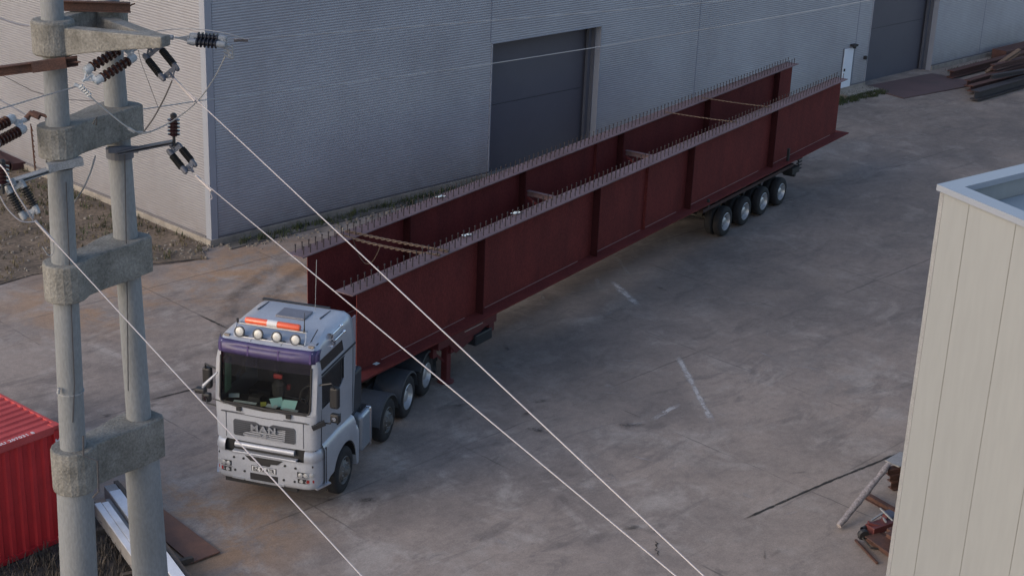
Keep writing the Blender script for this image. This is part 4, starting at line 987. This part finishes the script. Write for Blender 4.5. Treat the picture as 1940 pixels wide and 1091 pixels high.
# panel lines on the front
mb = MB(); mb.box((1.425, -.95, 2.215), (1.435, .95, 2.23))
mb.bar(fgr(-.98, 2.20, .004), fgr(0, 2.20, .004), .01, .014); mb.bar(fgr(0, 2.20, .004), fgr(.98, 2.20, .004), .01, .014)
mb.bar(fgr(.86, 2.2, .003), fgr(.86, 1.64, .003), .012, .01); mb.bar(fgr(-.86, 2.2, .003), fgr(-.86, 1.64, .003), .012, .01); mb.build('panel_gap', grille_m, lorry)
# bumper, lofted profile following the front and wrapping the corners
def bplan(y0, sgn=1): pass
path = [(.98, 1.125), (1.20, 1.115), (1.31, 1.08), (1.385, .995), (1.415, .88), (1.43, .6), (1.44, .3), (1.445, 0)]
path = path + [(x, -y) for x, y in path[-2::-1]]
prof = [(-.06, .69), (.0, .70), (.03, .73), (.045, .80), (.042, .90), (.045, 1.05), (.038, 1.28), (.032, 1.32), (.05, 1.345), (.045, 1.45), (.01, 1.55), (-.08, 1.585)]
mb = MB(); V = []
for i, (x, y) in enumerate(path):
    a_, b2 = path[max(i - 1, 0)], path[min(i + 1, len(path) - 1)]
    t = Vector((b2[0] - a_[0], b2[1] - a_[1])).normalized(); nrm = Vector((-t.y, t.x)); 
    if nrm.dot(Vector((x - .5, y))) < 0: nrm = -nrm
    V.append([mb.bm.verts.new((x + nrm.x * o_, y + nrm.y * o_, z)) for o_, z in prof])
for i in range(len(path) - 1):
    mid = (path[i][1] + path[i + 1][1]) / 2
    for j in range(len(prof) - 1):
        z0 = prof[j][1]
        if abs(mid) < .75 and z0 >= 1.34: continue            # step recess in the middle
        mb.bm.faces.new((V[i][j], V[i + 1][j], V[i + 1][j + 1], V[i][j + 1]))
bo = mb.build('bumper', silver, lorry, smooth=True); bo.modifiers['es'].split_angle = rad(50)
MB().box((1.10, -.92, 1.30), (1.36, .92, 1.62)).build('step_recess', plastic, bo)
MB().box((1.36, -.72, 1.325), (1.48, .72, 1.36)).build('bumper_lip', silver, bo, bevel=.012)
mb = MB(); mb.tube([(1.41, -.66, 1.50), (1.43, 0, 1.51), (1.41, .66, 1.50)], .062, 14); mb.build('step_bar', silver, bo, smooth=True)
def fb(y, z, off=0.0):
    a_ = abs(y); P_ = sorted([(q[1], q[0]) for q in path if q[1] >= 0]); x = P_[-1][1]
    for (y0, x0), (y1, x1) in zip(P_, P_[1:]):
        if y0 <= a_ <= y1: x = x0 + (x1 - x0) * (a_ - y0) / (y1 - y0); break
    return Vector((x + .048 + off, y, z))
def fpanel(name, poly, m_, par, t0=-.01, t1=.006, **k):
    mb = MB(); mb.prism(poly, (t0, t1), lambda y, z, t: fb(y, z, t)); return mb.build(name, m_, par, **k)
fpanel('intake', [(-.42, 1.30), (.42, 1.30), (.30, 1.20), (.16, 1.19), (.13, 1.13), (-.13, 1.13), (-.16, 1.19), (-.30, 1.20)], plastic, bo)
fpanel('tow_opening', [(-.31, .925), (.31, .925), (.31, .775), (-.31, .775)], plastic, bo)
fpanel('plate_recess', [(-.28, 1.105), (.28, 1.105), (.28, .975), (-.28, .975)], grille_m, bo, -.01, .004)
no = fpanel('number_plate', [(-.26, 1.095), (.26, 1.095), (.26, .985), (-.26, .985)], white_p, bo, -.01, .012)
text_mesh('lettering', 'BZ 92 ATR', .125, Matrix.Translation((1.508, .0, 1.038)) @ Rf, plastic, no, .002, .003, 1.0, .82)
mb = MB()
for y, z in ((-.68, 1.21), (-.46, 1.22), (-.66, .92), (-.44, .93), (.47, 1.21), (.70, 1.19), (.44, .88), (.68, .88), (1.04, 1.24), (-1.04, 1.24)):
    mb.lathe(fb(y, z, -.012), (1, 0, 0), [(0, .026), (.02, .026), (.02, 0)], 10)
mb.build('fixing_hole', plastic, bo)
for s_ in (1, -1):
    h = fpanel('headlight', [(s_ * .74, 1.115), (s_ * .9, 1.11), (s_ * 1.0, 1.105), (s_ * 1.09, 1.09), (s_ * 1.09, .985), (s_ * 1.0, .99), (s_ * .9, .995), (s_ * .74, 1.0)], plastic, bo, -.01, .006)
    mb = MB()
    for y in (.81, .92, 1.03): mb.lathe(fb(s_ * y, 1.05, -.004), (1, s_ * (.1 if y < 1 else .5), 0), [(0, 0), (0, .05), (.018, .051), (.030, .02), (.030, 0)], 14)
    mb.build('lens', lamp_m, h, smooth=True)
    f = fpanel('fog_lamp', [(s_ * .75, .965), (s_ * .9, .96), (s_ * 1.0, .955), (s_ * 1.09, .945), (s_ * 1.09, .85), (s_ * 1.0, .855), (s_ * .9, .86), (s_ * .75, .865)], plastic, bo, -.01, .006)
    MB().lathe(fb(s_ * .83, .915, -.004), (1, 0, 0), [(0, .04), (.018, .042), (.022, 0)], 12).bar(fb(s_ * .78, .90, .004), fb(s_ * .93, .895, .0), .012, .022).build('lens', lamp_m, f, smooth=True)
    mb = MB(); mb.prism([(s_ * .94, .945), (s_ * 1.07, .935), (s_ * 1.075, .87), (s_ * .94, .875)], (-.0, .014), lambda y, z, t: fb(y, z, t)); mb.build('red_reflector', red_lens, f)
    MB().bar(fb(s_ * .72, .982, .008), fb(s_ * .9, .98, .008), .02, .02).bar(fb(s_ * .9, .98, .008), fb(s_ * 1.08, .972, .006), .02, .02).build('lamp_trim', alu, bo)
    mb = MB(); mb.bar((1.34, s_ * 1.08, .715), (.98, s_ * 1.24, .73), .12, .03); mb.build('corner_step', alu, bo)
mb = MB()
for y0, y1 in ((-.72, -.45), (-.42, 0), (.0, .45)): mb.bar(fb(y0, .745, .005), fb(y1, .742, .005), .02, .03)
mb.build('bumper_strip', alu, bo)
MB().box((1.1, -.92, .60), (1.40, .70, .69)).build('underrun_bar', plastic, bo)
# side skirts / front mudguards with wheel arch
xs_ = [1.10, .95, .80, .68, .60, .50, .38, .25, .1, -.05, -.2, -.33, -.45, -.55, -.62, -.68, -.72, -.80]
def arch(x):
    R_ = .66; cx = -.0
    d_ = R_ * R_ - (x - cx) ** 2
    if x > .60: return .72 + (.0 if x > .8 else .06)
    if x < -.62: return .34
    return .52 + math.sqrt(max(d_, .01))
def topz(x): return 1.60 - (.0 if x > 0 else 0) - .12 * max(0, (.2 - x))
for s_ in (1, -1):
    mb = MB()
    rows = []
    for x in xs_:
        a_ = arch(x); t_ = topz(x) if x > -.68 else 1.22
        rows.append([mb.bm.verts.new(q) for q in ((x, s_ * 1.09, t_ + .05), (x, s_ * 1.15, t_ + .015), (x, s_ * 1.205, t_ - .10), (x, s_ * 1.205, max(a_, t_ - .5) if a_ < t_ - .12 else t_ - .11), (x, s_ * 1.20, a_), (x, s_ * 1.02, a_))])
    for A_, B_ in zip(rows, rows[1:]):
        for k in range(5): mb.bm.faces.new((A_[k], B_[k], B_[k + 1], A_[k + 1]))
    mb.build('front_mudguard', silver, lorry, smooth=True)
    mb = MB(); n_ = 14; prev = None; rows = []
    for k in range(n_ + 1):
        a_ = rad(12 + 160 * k / n_); r_ = .645
        rows.append([mb.bm.verts.new((r_ * math.cos(a_), s_ * 1.19, .50 + r_ * math.sin(a_))), mb.bm.verts.new((r_ * math.cos(a_), s_ * .80, .50 + r_ * math.sin(a_)))])
    for A_, B_ in zip(rows, rows[1:]): mb.bm.faces.new((A_[0], B_[0], B_[1], A_[1]))
    mb.build('wheel_arch_liner', plastic, lorry)
    MB().box((-.84, s_ * 1.08, .30), (-.80, s_ * .80, .95)).build('mud_flap', plastic, lorry)
    MB().box((1.03, s_ * 1.19, .55), (1.05, s_ * 1.213, 1.56)).build('skirt_gap', plastic, lorry)
# interior
MB().box((.75, -1.02, 1.9), (1.27, 1.02, 2.33)).box((.55, -.5, 1.9), (.76, .45, 2.25)).build('dashboard', interior, lorry, bevel=.03)
for y in (-.68, .62):
    st_ = MB().box((-.30, y - .26, 2.0), (.22, y + .26, 2.2)).build('seat', interior, lorry, bevel=.05)
    MB().box((-.42, y - .25, 2.2), (-.22, y + .25, 2.95)).box((-.40, y - .14, 2.98), (-.26, y + .14, 3.16)).build('backrest', interior, st_, bevel=.05)
MB().lathe((.55, .62, 2.42), (.8, 0, .6), [(-.012, .19), (.012, .22), (.012, .19)], 20).tube([(.56, .62, 2.42), (.75, .62, 2.2)], .03, 8).build('steering_wheel', interior, lorry)
mb = MB()
for k in range(7):
    x = 1.20 - k * .035; mb.quad((x, -.985 + (k % 2) * .03, 2.5), (x - .035, -.985 + ((k + 1) % 2) * .03, 2.5), (x - .035, -.96 + ((k + 1) % 2) * .03, 3.25), (x, -.96 + (k % 2) * .03, 3.25))
mb.build('curtain', curtain, lorry)
def on_dash(name, cx, cy, w_, h2, rot, m_, tilt=.25, z=2.35):
    M_ = Matrix.Translation((cx, cy, z)) @ Matrix.Rotation(rot, 4, 'Z') @ Matrix.Rotation(tilt, 4, 'Y')
    MB().box((-h2 / 2, -w_ / 2, 0), (h2 / 2, w_ / 2, .006), M_).build(name, m_, lorry)
on_dash('paper', 1.12, .42, .30, .24, .1, paper_m, .5, 2.42); on_dash('paper', 1.10, .14, .26, .24, .7, paper_m, .5, 2.42); on_dash('paper', 1.22, .08, .24, .10, -.1, paper_w, .3, 2.38)
on_dash('paper', 1.24, .50, .34, .07, -.05, paper_w, .2, 2.37); on_dash('paper', 1.22, -.52, .5, .07, .05, paper_w, .2, 2.37); on_dash('paper', 1.05, -.85, .22, .12, .4, paper_w, .3, 2.40)
on_dash('paper', 1.19, -.12, .12, .13, .5, mat('yellow card', (.5, .5, .1), .6), .3, 2.38)
MB().box((.9, -.5, 2.33), (1.1, -.25, 2.45)).lathe((.7, .0, 2.4), (0, 0, 1), [(0, 0), (0, .12), (.25, .14), (.32, .05), (.32, 0)], 12).build('dash_clutter', interior, lorry)
MB().box((-.60, -.3, 2.5), (-.5, .9, 2.62)).build('bunk', brown_int, lorry, bevel=.03)
MB().box((.35, -.25, 2.62), (.42, -.05, 2.72)).box((.5, .12, 2.48), (.58, .2, 2.6)).build('cab_ornament', red_int, lorry, bevel=.02)
# roof furniture
ht = MB().box((-.38, -.33, 3.885), (.10, .33, 3.93)).build('roof_hatch', mat('hatch grey', (.16, .16, .19), .4), lorry, bevel=.04)
MB().box((-.80, -1.0, 3.86), (-.73, .55, 3.90)).build('roof_spoiler', plastic, lorry)
for y in (-.80, .62): MB().bar((-.62, y, 3.885), (-.10, y - .02, 3.905), .022, .02).build('roof_rail', grille_m, lorry)
rk = MB().tube([(1.10, -.78, 3.80), (1.02, -.77, 3.98), (.96, -.75, 4.01), (.96, .75, 4.01), (1.02, .77, 3.98), (1.10, .78, 3.80), (1.12, .76, 3.79), (1.12, -.76, 3.79), (1.10, -.78, 3.80)], .016, 8).build('lamp_rack', alu, lorry, smooth=True)
for y in (-.66, -.25, .16, .57):
    sp_l = MB().lathe((1.08, y, 3.88), (1, 0, .25), [(-.09, 0), (-.09, .06), (-.03, .098), (.02, .105), (.035, .10), (.035, .0)], 20).build('spot_lamp', plastic, rk, smooth=True)
    MB().lathe((1.08, y, 3.88), (1, 0, .25), [(.036, .094), (.042, .06), (.045, 0)], 18).build('lens', lamp_m, sp_l, smooth=True)
    MB().lathe((1.08, y, 3.88), (1, 0, .25), [(.0, .112), (.05, .112), (.05, .092), (.037, .092)], 20).build('lamp_ring', grille_m, sp_l, smooth=True)
    MB().bar((1.10, y - .10, 3.80), (1.11, y + .20, 3.80), .04, .02).build('lamp_foot', plastic, sp_l)
bar_ = MB().tube([(.92, -.60, 4.08), (.92, -.57, 4.08), (.92, .57, 4.08), (.92, .60, 4.08)], [.055, .07, .07, .055], 14).build('light_bar', orange, lorry, smooth=True)
MB().tube([(.92, -.11, 4.081), (.92, .11, 4.081)], .0745, 14).build('light_bar_centre', white_p, bar_, smooth=True)
MB().box((.86, -.74, 3.995), (.98, .74, 4.012)).build('light_bar_base', galv, bar_)
MB().tube([(.96, -.76, 4.0), (.94, -.78, 4.10)], .025, 8).tube([(.96, .70, 4.0), (.94, .70, 4.14), (.92, .70, 4.42)], [.022, .012, .005], 8).build('antenna', plastic, lorry)
MB().tube([(.95, .82, 3.78), (.80, .93, 4.05)], .01, 6).box((.90, .86, 3.76), (1.0, 1.0, 3.80)).build('antenna', plastic, lorry)
MB().tube([(-.55, .30, 3.88), (-.60, .32, 5.0)], .006, 5).lathe((-.583, .313, 4.62), (0, 0, 1), [(0, 0), (.02, .02), (.04, .0)], 6).build('whip_antenna', galv, lorry)
for z, x0 in ((3.78, .42), (3.66, .44)):
    yy = 1.06 if z > 3.7 else 1.12
    MB().lathe((x0, yy, z), (-1, 0, .03), [(-.06, .085), (-.055, .078), (.0, .042), (.10, .02), (.52, .015), (.54, .035), (.60, .035), (.60, 0)], 16).bar((x0 - .1, yy, z), (x0 - .1, yy - .1, z - .06), .02, .02).build('air_horn', chrome, lorry, smooth=True)
MB().box((-.98, 1.02, 2.45), (-.79, 1.05, 3.72)).box((-.98, -1.05, 2.45), (-.79, -1.02, 3.72)).build('side_deflector', mat('pale deflector', (.34, .27, .30), .5), lorry)
# behind the cab
MB().box((-1.45, .55, .75), (-.86, 1.02, 2.35)).build('air_cleaner', mat('blue grey box', (.03, .034, .045), .5, var=.2, scale=3), lorry, bevel=.05)
MB().box((-1.35, .45, 2.36), (-.84, .9, 2.44)).tube([(-.9, .4, 2.5), (-1.3, .7, 2.5), (-1.6, .75, 2.4)], .03, 8).build('air_intake', galv, lorry, bevel=.02)
MB().box((-1.25, -1.0, .7), (-.86, .45, 2.1)).build('equipment_rack', dark_steel, lorry, bevel=.04)
for s_ in (1, -1):
    tk = MB().box((-1.62, s_ * .72, .48), (-.94, s_ * 1.22, 1.38)).build('fuel_tank' if s_ < 0 else 'side_tank', mat('tank blue grey', (.32, .36, .42), .3, .5, var=.06), lorry, bevel=.10, seg=4)
    MB().box((-1.50, s_ * .70, .46), (-1.43, s_ * 1.235, 1.40)).build('tank_strap', chrome, tk, bevel=.03)
    MB().box((-1.56, s_ * .78, 1.383), (-1.12, s_ * 1.12, 1.40)).lathe((-1.3, s_ * .98, 1.39), (0, 0, 1), [(0, .07), (.04, .07), (.04, 0)], 14).build('tank_cap', plastic, tk, bevel=.01)
mb = MB()
for y in (-.42, .42): mb.box((-6.3, y - .045, .72), (1.0, y + .045, 1.0))
for x in (-1.7, -3.3, -4.65, -6.2): mb.box((x - .06, -.374, .74), (x + .06, .374, .96))
mb.build('chassis_frame', dark_steel, lorry)
MB().lathe((-4.5, 0, 1.12), (0, 0, 1), [(0, 0), (0, .45), (.05, .46), (.06, .42), (.06, 0)], 24).box((-4.9, -.6, 1.01), (-4.1, .6, 1.115)).build('fifth_wheel', dark_steel, lorry)
MB().tube([(-.9, .1, 1.9), (-1.5, .1, 1.5), (-2.4, .15, 1.35)], .03, 8).tube([(-.9, -.1, 1.9), (-1.6, -.1, 1.45), (-2.4, -.05, 1.35)], .03, 8).build('air_line', red_lens, lorry)
# wheels
def wheel(parent, x, y_out, side, r=.52, wd=.30, style='front', dual=False, rimm=rim_m):
    root_m = MB(); ax = (0, side, 0); c_ = (x, y_out, r)
    tw = .30 if not dual else .58
    profs = [0.0] if not dual else [0.0, .31]
    for k in profs:
        o_ = -k
        root_m.lathe((x, y_out, r), ax, [(o_ - .012, r * .60), (o_ - .004, r * .66), (o_ - .0, r * .80), (o_ - .02, r * .93), (o_ - .055, r * .985), (o_ - .10, r), (o_ - .19, r), (o_ - .235, r * .985), (o_ - .26, r * .93), (o_ - .275, r * .8), (o_ - .27, r * .62)], 40)
    ty = root_m.build('wheel', rubber, parent, smooth=True)
    mb = MB()
    if style == 'front':
        mb.lathe((x, y_out, r), ax, [(-.016, r * .60), (.0, r * .575), (-.03, r * .55), (-.06, r * .52), (-.035, r * .40), (.0, r * .34), (.01, r * .30), (.03, r * .28), (.03, r * .20), (.09, r * .17), (.10, 0)], 32)
    else:
        mb.lathe((x, y_out, r), ax, [(-.016, r * .61), (-.002, r * .58), (-.05, r * .55), (-.13, r * .53), (-.15, r * .50), (-.155, r * .30), (-.07, r * .26), (-.05, r * .20), (-.05, 0)], 32)
    ri = mb.build('rim', rimm, ty, smooth=True)
    mb = MB()
    for k in range(10):
        a_ = k * math.pi / 5; rr = r * (.455 if style == 'front' else .42); dd = -.044 if style == 'front' else -.150
        mb.lathe((x + math.cos(a_) * rr, y_out + side * dd, r + math.sin(a_) * rr), ax, [(0, .026), (.012, .026), (.012, 0)], 8)
    mb.build('rim_hole', plastic, ri)
    if style == 'front':
        mb = MB()
        for k in range(10):
            a_ = (k + .5) * math.pi / 5; mb.lathe((x + math.cos(a_) * r * .32, y_out + side * .0, r + math.sin(a_) * r * .32), ax, [(0, .014), (.03, .014), (.03, 0)], 6)
        mb.build('wheel_nut', galv, ri)
    return ty
AX = [0, -2.65, -4.02, -5.38]
for s_ in (1, -1):
    wheel(lorry, AX[0], s_ * 1.20, s_, .525, style='front', rimm=rim_dirty)
    wheel(lorry, AX[1], s_ * 1.20, s_, .525, style='front', rimm=rim_dirty)
    wheel(lorry, AX[2], s_ * 1.20, s_, .525, style='rear', dual=True)
    wheel(lorry, AX[3], s_ * 1.20, s_, .525, style='rear', dual=True)
for x in AX: MB().tube([(x, -1.0, .52), (x, 1.0, .52)], .07, 10).lathe((x, 0, .52), (0, 1, 0), [(-.2, 0), (-.16, .16), (.16, .16), (.2, 0)], 12).build('axle', dark_steel, lorry)
for i, x in enumerate(AX[1:]):
    for s_ in (1, -1):
        mb = MB(); n_ = 16; rows = []; yo, yi = (1.22, .50)
        a0, a1 = (8, 176) if i != 2 else (-12, 150)
        prof = []
        for k in range(n_ + 1):
            a_ = rad(180 - a1 + (a1 - a0) * k / n_) if False else rad(a0 + (a1 - a0) * k / n_); r_ = .635
            prof.append((r_ * math.cos(a_), r_ * math.sin(a_)))
        if i == 2: prof = [(-p_[0], p_[1]) for p_ in prof]
        for (dx, dz) in prof: rows.append([mb.bm.verts.new(q) for q in ((x + dx, s_ * yo, .52 + dz - .05), (x + dx, s_ * (yo - .01), .52 + dz), (x + dx, s_ * yi, .52 + dz + .01))])
        for A_, B_ in zip(rows, rows[1:]):
            for k in range(2): mb.bm.faces.new((A_[k], B_[k], B_[k + 1], A_[k + 1]))
        mb.build('rear_mudguard', fender_m, lorry, smooth=True)
for s_ in (1, -1): MB().box((-6.05, s_ * .62, .18), (-6.02, s_ * 1.20, .72)).build('mud_flap', plastic, lorry)
MB().box((-6.32, -1.15, .55), (-6.25, 1.15, .70)).build('rear_bar', dark_steel, lorry)

# ------------------------------------------------------------------ trailer
tO = Vector((20.28, 26.25, 0)); TA = rad(11.48)
trailer = thing('extendable_trailer', tO, TA, 'long dark red heavy load trailer with four rear axles carrying the bridge girders', 'trailer')
YM = .05
MB().box((.5, YM - 1.15, 1.20), (3.2, YM + 1.15, 1.46)).box((3.203, YM - 1.46, 1.15), (5.75, YM + 1.46, 1.40)).build('gooseneck_deck', trailer_red, trailer, bevel=.02)
MB().box((3.4, YM - .40, .98), (17.2, YM + .50, 1.148)).build('telescopic_beam', trailer_red, trailer)
MB().box((3.2, YM - 1.30, .9), (3.35, YM + 1.30, 1.148)).box((3.9, YM - 1.34, .82), (4.3, YM + 1.34, 1.147)).box((5.5, YM - 1.40, .9), (5.72, YM + 1.40, 1.148)).build('cross_member', trailer_red, trailer)
mb = MB(); mb.prism([(3.75, 1.15), (5.6, 1.15), (4.75, .9), (4.1, .78)], (YM - 1.36, YM - 1.33), lambda u, v, t: Vector((u, t, v))); mb.build('side_gusset', trailer_red, trailer)
for s_ in (-1, 1):
    lg = MB().box((3.86, YM + s_ * 1.16 - .09, .07), (4.04, YM + s_ * 1.16 + .09, 1.14)).build('landing_leg', trailer_red, trailer, bevel=.01)
    MB().lathe((3.95, YM + s_ * 1.16, 0), (0, 0, 1), [(0, 0), (0, .22), (.03, .22), (.08, .12), (.08, 0)], 16).build('foot', trailer_red, lg)
    MB().bar((3.90, YM + s_ * 1.16, .55), (3.30, YM + s_ * 1.16, 1.05), .05, .05).bar((4.0, YM + s_ * 1.2, .7), (4.55, YM + s_ * 1.2, 1.1), .03, .03).build('brace', trailer_red, lg)
MB().box((4.85, YM - 1.44, .72), (5.60, YM - .95, 1.02)).build('tool_box', mat('black blue box', (.02, .024, .03), .5), trailer, bevel=.03)
MB().box((4.3, YM - 1.475, 1.30), (5.1, YM - 1.461, 1.33)).build('reflector_strip', mat('dull tape', (.35, .27, .25), .6), trailer)
MB().box((.35, YM - .6, 1.182), (1.5, YM + .6, 1.198)).box((.2, YM - 1.12, 1.22), (.49, YM + 1.12, 1.42)).build('kingpin_plate', trailer_red, trailer)
mb = MB()
for q in ((.45, -1.0), (.9, -1.28), (.4, -.6)): mb.box((q[0], q[1], 1.465), (q[0] + .16, q[1] + .12, 1.53))
mb.build('deck_lamp', paper_w, trailer, bevel=.01)
RX = [19.12, 20.58, 22.04, 23.5]
MB().box((16.6, YM - .55, .95), (24.9, YM + .55, 1.25)).box((17.6, YM - 1.40, 1.14), (24.7, YM + 1.40, 1.248)).build('bogie_frame', mat('bogie dark red', (.045, .016, .018), .6, var=.3, scale=2), trailer)
MB().box((17.9, YM - 1.25, 1.252), (18.3, YM + 1.6, 1.50)).box((22.9, YM - 1.25, 1.252), (23.3, YM + 1.6, 1.50)).build('bolster', timber, trailer)
MB().box((5.0, YM - 1.25, 1.403), (5.4, YM + 1.6, 1.50)).box((1.2, YM - 1.15, 1.463), (1.6, YM + 1.6, 1.50)).build('bolster', timber, trailer)
for s_ in (-1, 1):
    for x in RX: wheel(trailer, x, YM + s_ * 1.54, s_, .50, style='rear', dual=True)
for x in RX: MB().tube([(x, YM - 1.2, .5), (x, YM + 1.2, .5)], .08, 10).box((x - .1, YM - .7, .5), (x + .1, YM - .5, 1.02)).box((x - .1, YM + .5, .5), (x + .1, YM + .7, 1.02)).build('axle', dark_steel, trailer)
for s_ in (-1, 1):
    tl = MB().box((24.6, YM + s_ * 1.28 - .22, .78), (24.75, YM + s_ * 1.28 + .22, 1.02)).build('tail_lamp', dark_steel, trailer, bevel=.02)
    MB().box((24.752, YM + s_ * 1.28 - .18, .84), (24.77, YM + s_ * 1.28 + .18, .96)).build('lens', mat('dull amber lens', (.22, .12, .07), .4), tl)
    mb = MB()
    for z in (.95, 1.08, 1.2, 1.32): mb.bar((24.9, YM + s_ * 1.42, z), (25.35, YM + s_ * 1.42, z), .03, .04)
    mb.bar((25.1, YM + s_ * 1.4, .9), (25.1, YM + s_ * 1.4, 1.5), .04, .04); mb.build('rear_step', dark_steel, trailer)
MB().box((24.4, YM - 1.5, .90), (25.0, YM + 1.5, 1.12)).build('rear_crossbar', dark_steel, trailer)
MB().box((23.86, YM - 1.52, 1.40), (23.94, YM - 1.44, 1.98)).box((17.6, YM - 1.56, 1.35), (17.7, YM - 1.50, 1.62)).build('stake', dark_steel, trailer)
mb = MB()
for x in (18.2, 19.7, 20.2, 21.1, 22.3): mb.box((x, YM - 1.50, 1.36), (x + .35, YM - 1.40, 1.5))
mb.build('side_fitting', dark_steel, trailer, bevel=.02)

# ------------------------------------------------------------------ bridge girders
ZB, ZT = 1.50, 3.60
def girder(label, x0, yw, side_front):
    root = thing('bridge_girder', tO + Matrix.Rotation(TA, 3, 'Z') @ Vector((x0, yw, ZB)), TA, label, 'girder', None)
    Lg = 28.95; H = ZT - ZB; tw = .016
    MB().box((.40, -tw / 2, .028), (Lg, tw / 2, H - .026)).build('web', primer, root)
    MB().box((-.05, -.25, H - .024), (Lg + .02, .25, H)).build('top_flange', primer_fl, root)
    bfo = MB().box((-.02, -.42, -.014), (Lg + .30, .42, .026)).build('bottom_flange', primer, root)
    mb = MB()
    for a_, b2 in ((1.3, 4.7), (5.6, 10.2), (11.2, 13.8), (14.1, 16.1), (16.9, 22.1), (23.2, 28.4)):
        mb.bar((a_, -.018, .034), (b2, -.018, .034), .018, .014)
    mb.build('weld_line', mat('pale weld', (.30, .17, .16), .6), bfo)  # thin bead along the web foot, paler than the web
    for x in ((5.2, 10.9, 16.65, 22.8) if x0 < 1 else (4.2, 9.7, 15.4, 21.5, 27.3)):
        for s_ in (-1, 1): MB().box((x - .008, s_ * .012, .03), (x + .008, s_ * .238, H - .028)).build('stiffener', stiffener_dk, root)
    for x in (13.95,): MB().box((x - .012, -.012, .03), (x + .012, -.10, H - .028)).build('splice_bar', primer, root)
    # shear studs
    me = None; cnt = 0; rest = MB(); x = .12; spots_ = []
    while x < Lg - .05:
        for y in (-.13, .13): spots_.append((x, y))
        x += .245
    for (x, y) in spots_:
        if cnt < 100:
            if me is None:
                o_ = MB().lathe((0, 0, 0), (0, 0, 1), [(0, .013), (.18, .013), (.181, .021), (.21, .021), (.21, 0)], 8).build('shear_stud', stud_m, root); me = o_.data
            else:
                o_ = bpy.data.objects.new('shear_stud', me); C.objects.link(o_); o_.parent = root
            o_.location = (x, y, H)
        else: rest.lathe((x, y, H), (0, 0, 1), [(0, .013), (.18, .013), (.181, .021), (.21, .021), (.21, 0)], 6)
        cnt += 1
    o_ = rest.build('shear_studs', stud_m, root); o_['kind'] = 'stuff'
    return root
GN = (-.08, -1.16); GF = (1.12, 1.33)
girder('near dark red steel bridge girder facing the open yard', GN[0], GN[1], 0)
girder('far dark red steel bridge girder facing the hall, half hidden by the near one', GF[0], GF[1], 0)
def TP(x, y, z): return tO + Matrix.Rotation(TA, 3, 'Z') @ Vector((x, y, z))
for x, lb in ((10.9, 'angle brace between the girders nearest the cab'), (16.65, 'middle angle brace with pale top between the girders')):
    root = thing('cross_brace', TP(x, 0, 0), TA, lb, 'brace', 'braces between the two girders')
    mb = MB(); hz_ = ZT - .62
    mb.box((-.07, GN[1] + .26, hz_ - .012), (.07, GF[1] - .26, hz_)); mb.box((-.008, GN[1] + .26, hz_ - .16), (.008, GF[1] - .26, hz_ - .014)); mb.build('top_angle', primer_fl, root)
    MB().bar((0, GN[1] + .27, ZB + .3), (0, GF[1] - .27, hz_ - .2), .06, .06).bar((.07, GN[1] + .27, hz_ - .2), (.07, GF[1] - .27, ZB + .3), .06, .06).build('diagonal', primer, root)
def rope(name, A_, B_, sag, r, label, strands=2, tw=9):
    base = catenary(A_, B_, sag, 60); mb = MB()
    ax = (B_ - A_).normalized(); u = ax.cross(Vector((0, 0, 1))).normalized(); v = u.cross(ax)
    for s_ in range(strands):
        mb.tube([p + (u * math.cos(tw * 6.283 * i / 60 + s_ * 6.283 / strands) + v * math.sin(tw * 6.283 * i / 60 + s_ * 6.283 / strands)) * r for i, p in enumerate(base)], r * .9, 5)
    return tag(mb.build(name, lash_m), label, 'lashing')
zt_ = ZT + .03
rope('lashing_chain', TP(3.2, GF[1] + .2, zt_), TP(3.6, GN[1] - .2, zt_), .02, .022, 'rear strand of the twisted lashing pair across the girder fronts')
rope('lashing_chain', TP(2.9, GF[1] + .2, zt_), TP(3.25, GN[1] - .2, zt_), .08, .022, 'front strand of the twisted lashing pair across the girder fronts')
mb = MB(); mb.tube(catenary(TP(2.95, GF[1] - .25, ZT - .02), TP(3.1, .35, ZT - .1), .55, 24), .012, 5); tag(mb.build('hanging_rope', lash_m), 'slack rope loop hanging below the front lashing', 'rope')
rope('lashing_strap', TP(19.6, GF[1], zt_), TP(20.0, GN[1], zt_), .02, .011, 'tight lashing over the rear half of the girders, nearer the cab')
rope('lashing_strap', TP(22.3, GF[1], zt_), TP(22.7, GN[1], zt_), .02, .011, 'tight lashing over the rear half of the girders, nearer the tail')
for p_, r_ in ((TP(6.3, -1.2, ZT + .03), 1), (TP(6.7, -1.1, ZT + .03), 1), (TP(8.4, 1.4, ZT + .03), 1), (TP(8.9, 1.35, ZT + .03), 1)):
    pass
for (q, lb) in (((884, 446), 'crumpled white rag on the near girder flange, closer to the cab'), ((977, 404), 'crumpled white rag on the near girder flange, farther from the cab'), ((834, 373), 'crumpled white rag on the far girder flange')):
    mb = MB(); c_ = gz(q[0], q[1], ZT + .02); n1, n2 = 7, 5; V = [[None] * n2 for _ in range(n1)]
    for i in range(n1):
        for j in range(n2): V[i][j] = mb.bm.verts.new(c_ + Vector(((i - 3) * .045, (j - 2) * .035, random.uniform(0, .03))))
    for i in range(n1 - 1):
        for j in range(n2 - 1): mb.bm.faces.new((V[i][j], V[i + 1][j], V[i + 1][j + 1], V[i][j + 1]))
    tag(mb.build('rag', paper_w), lb, 'rag')
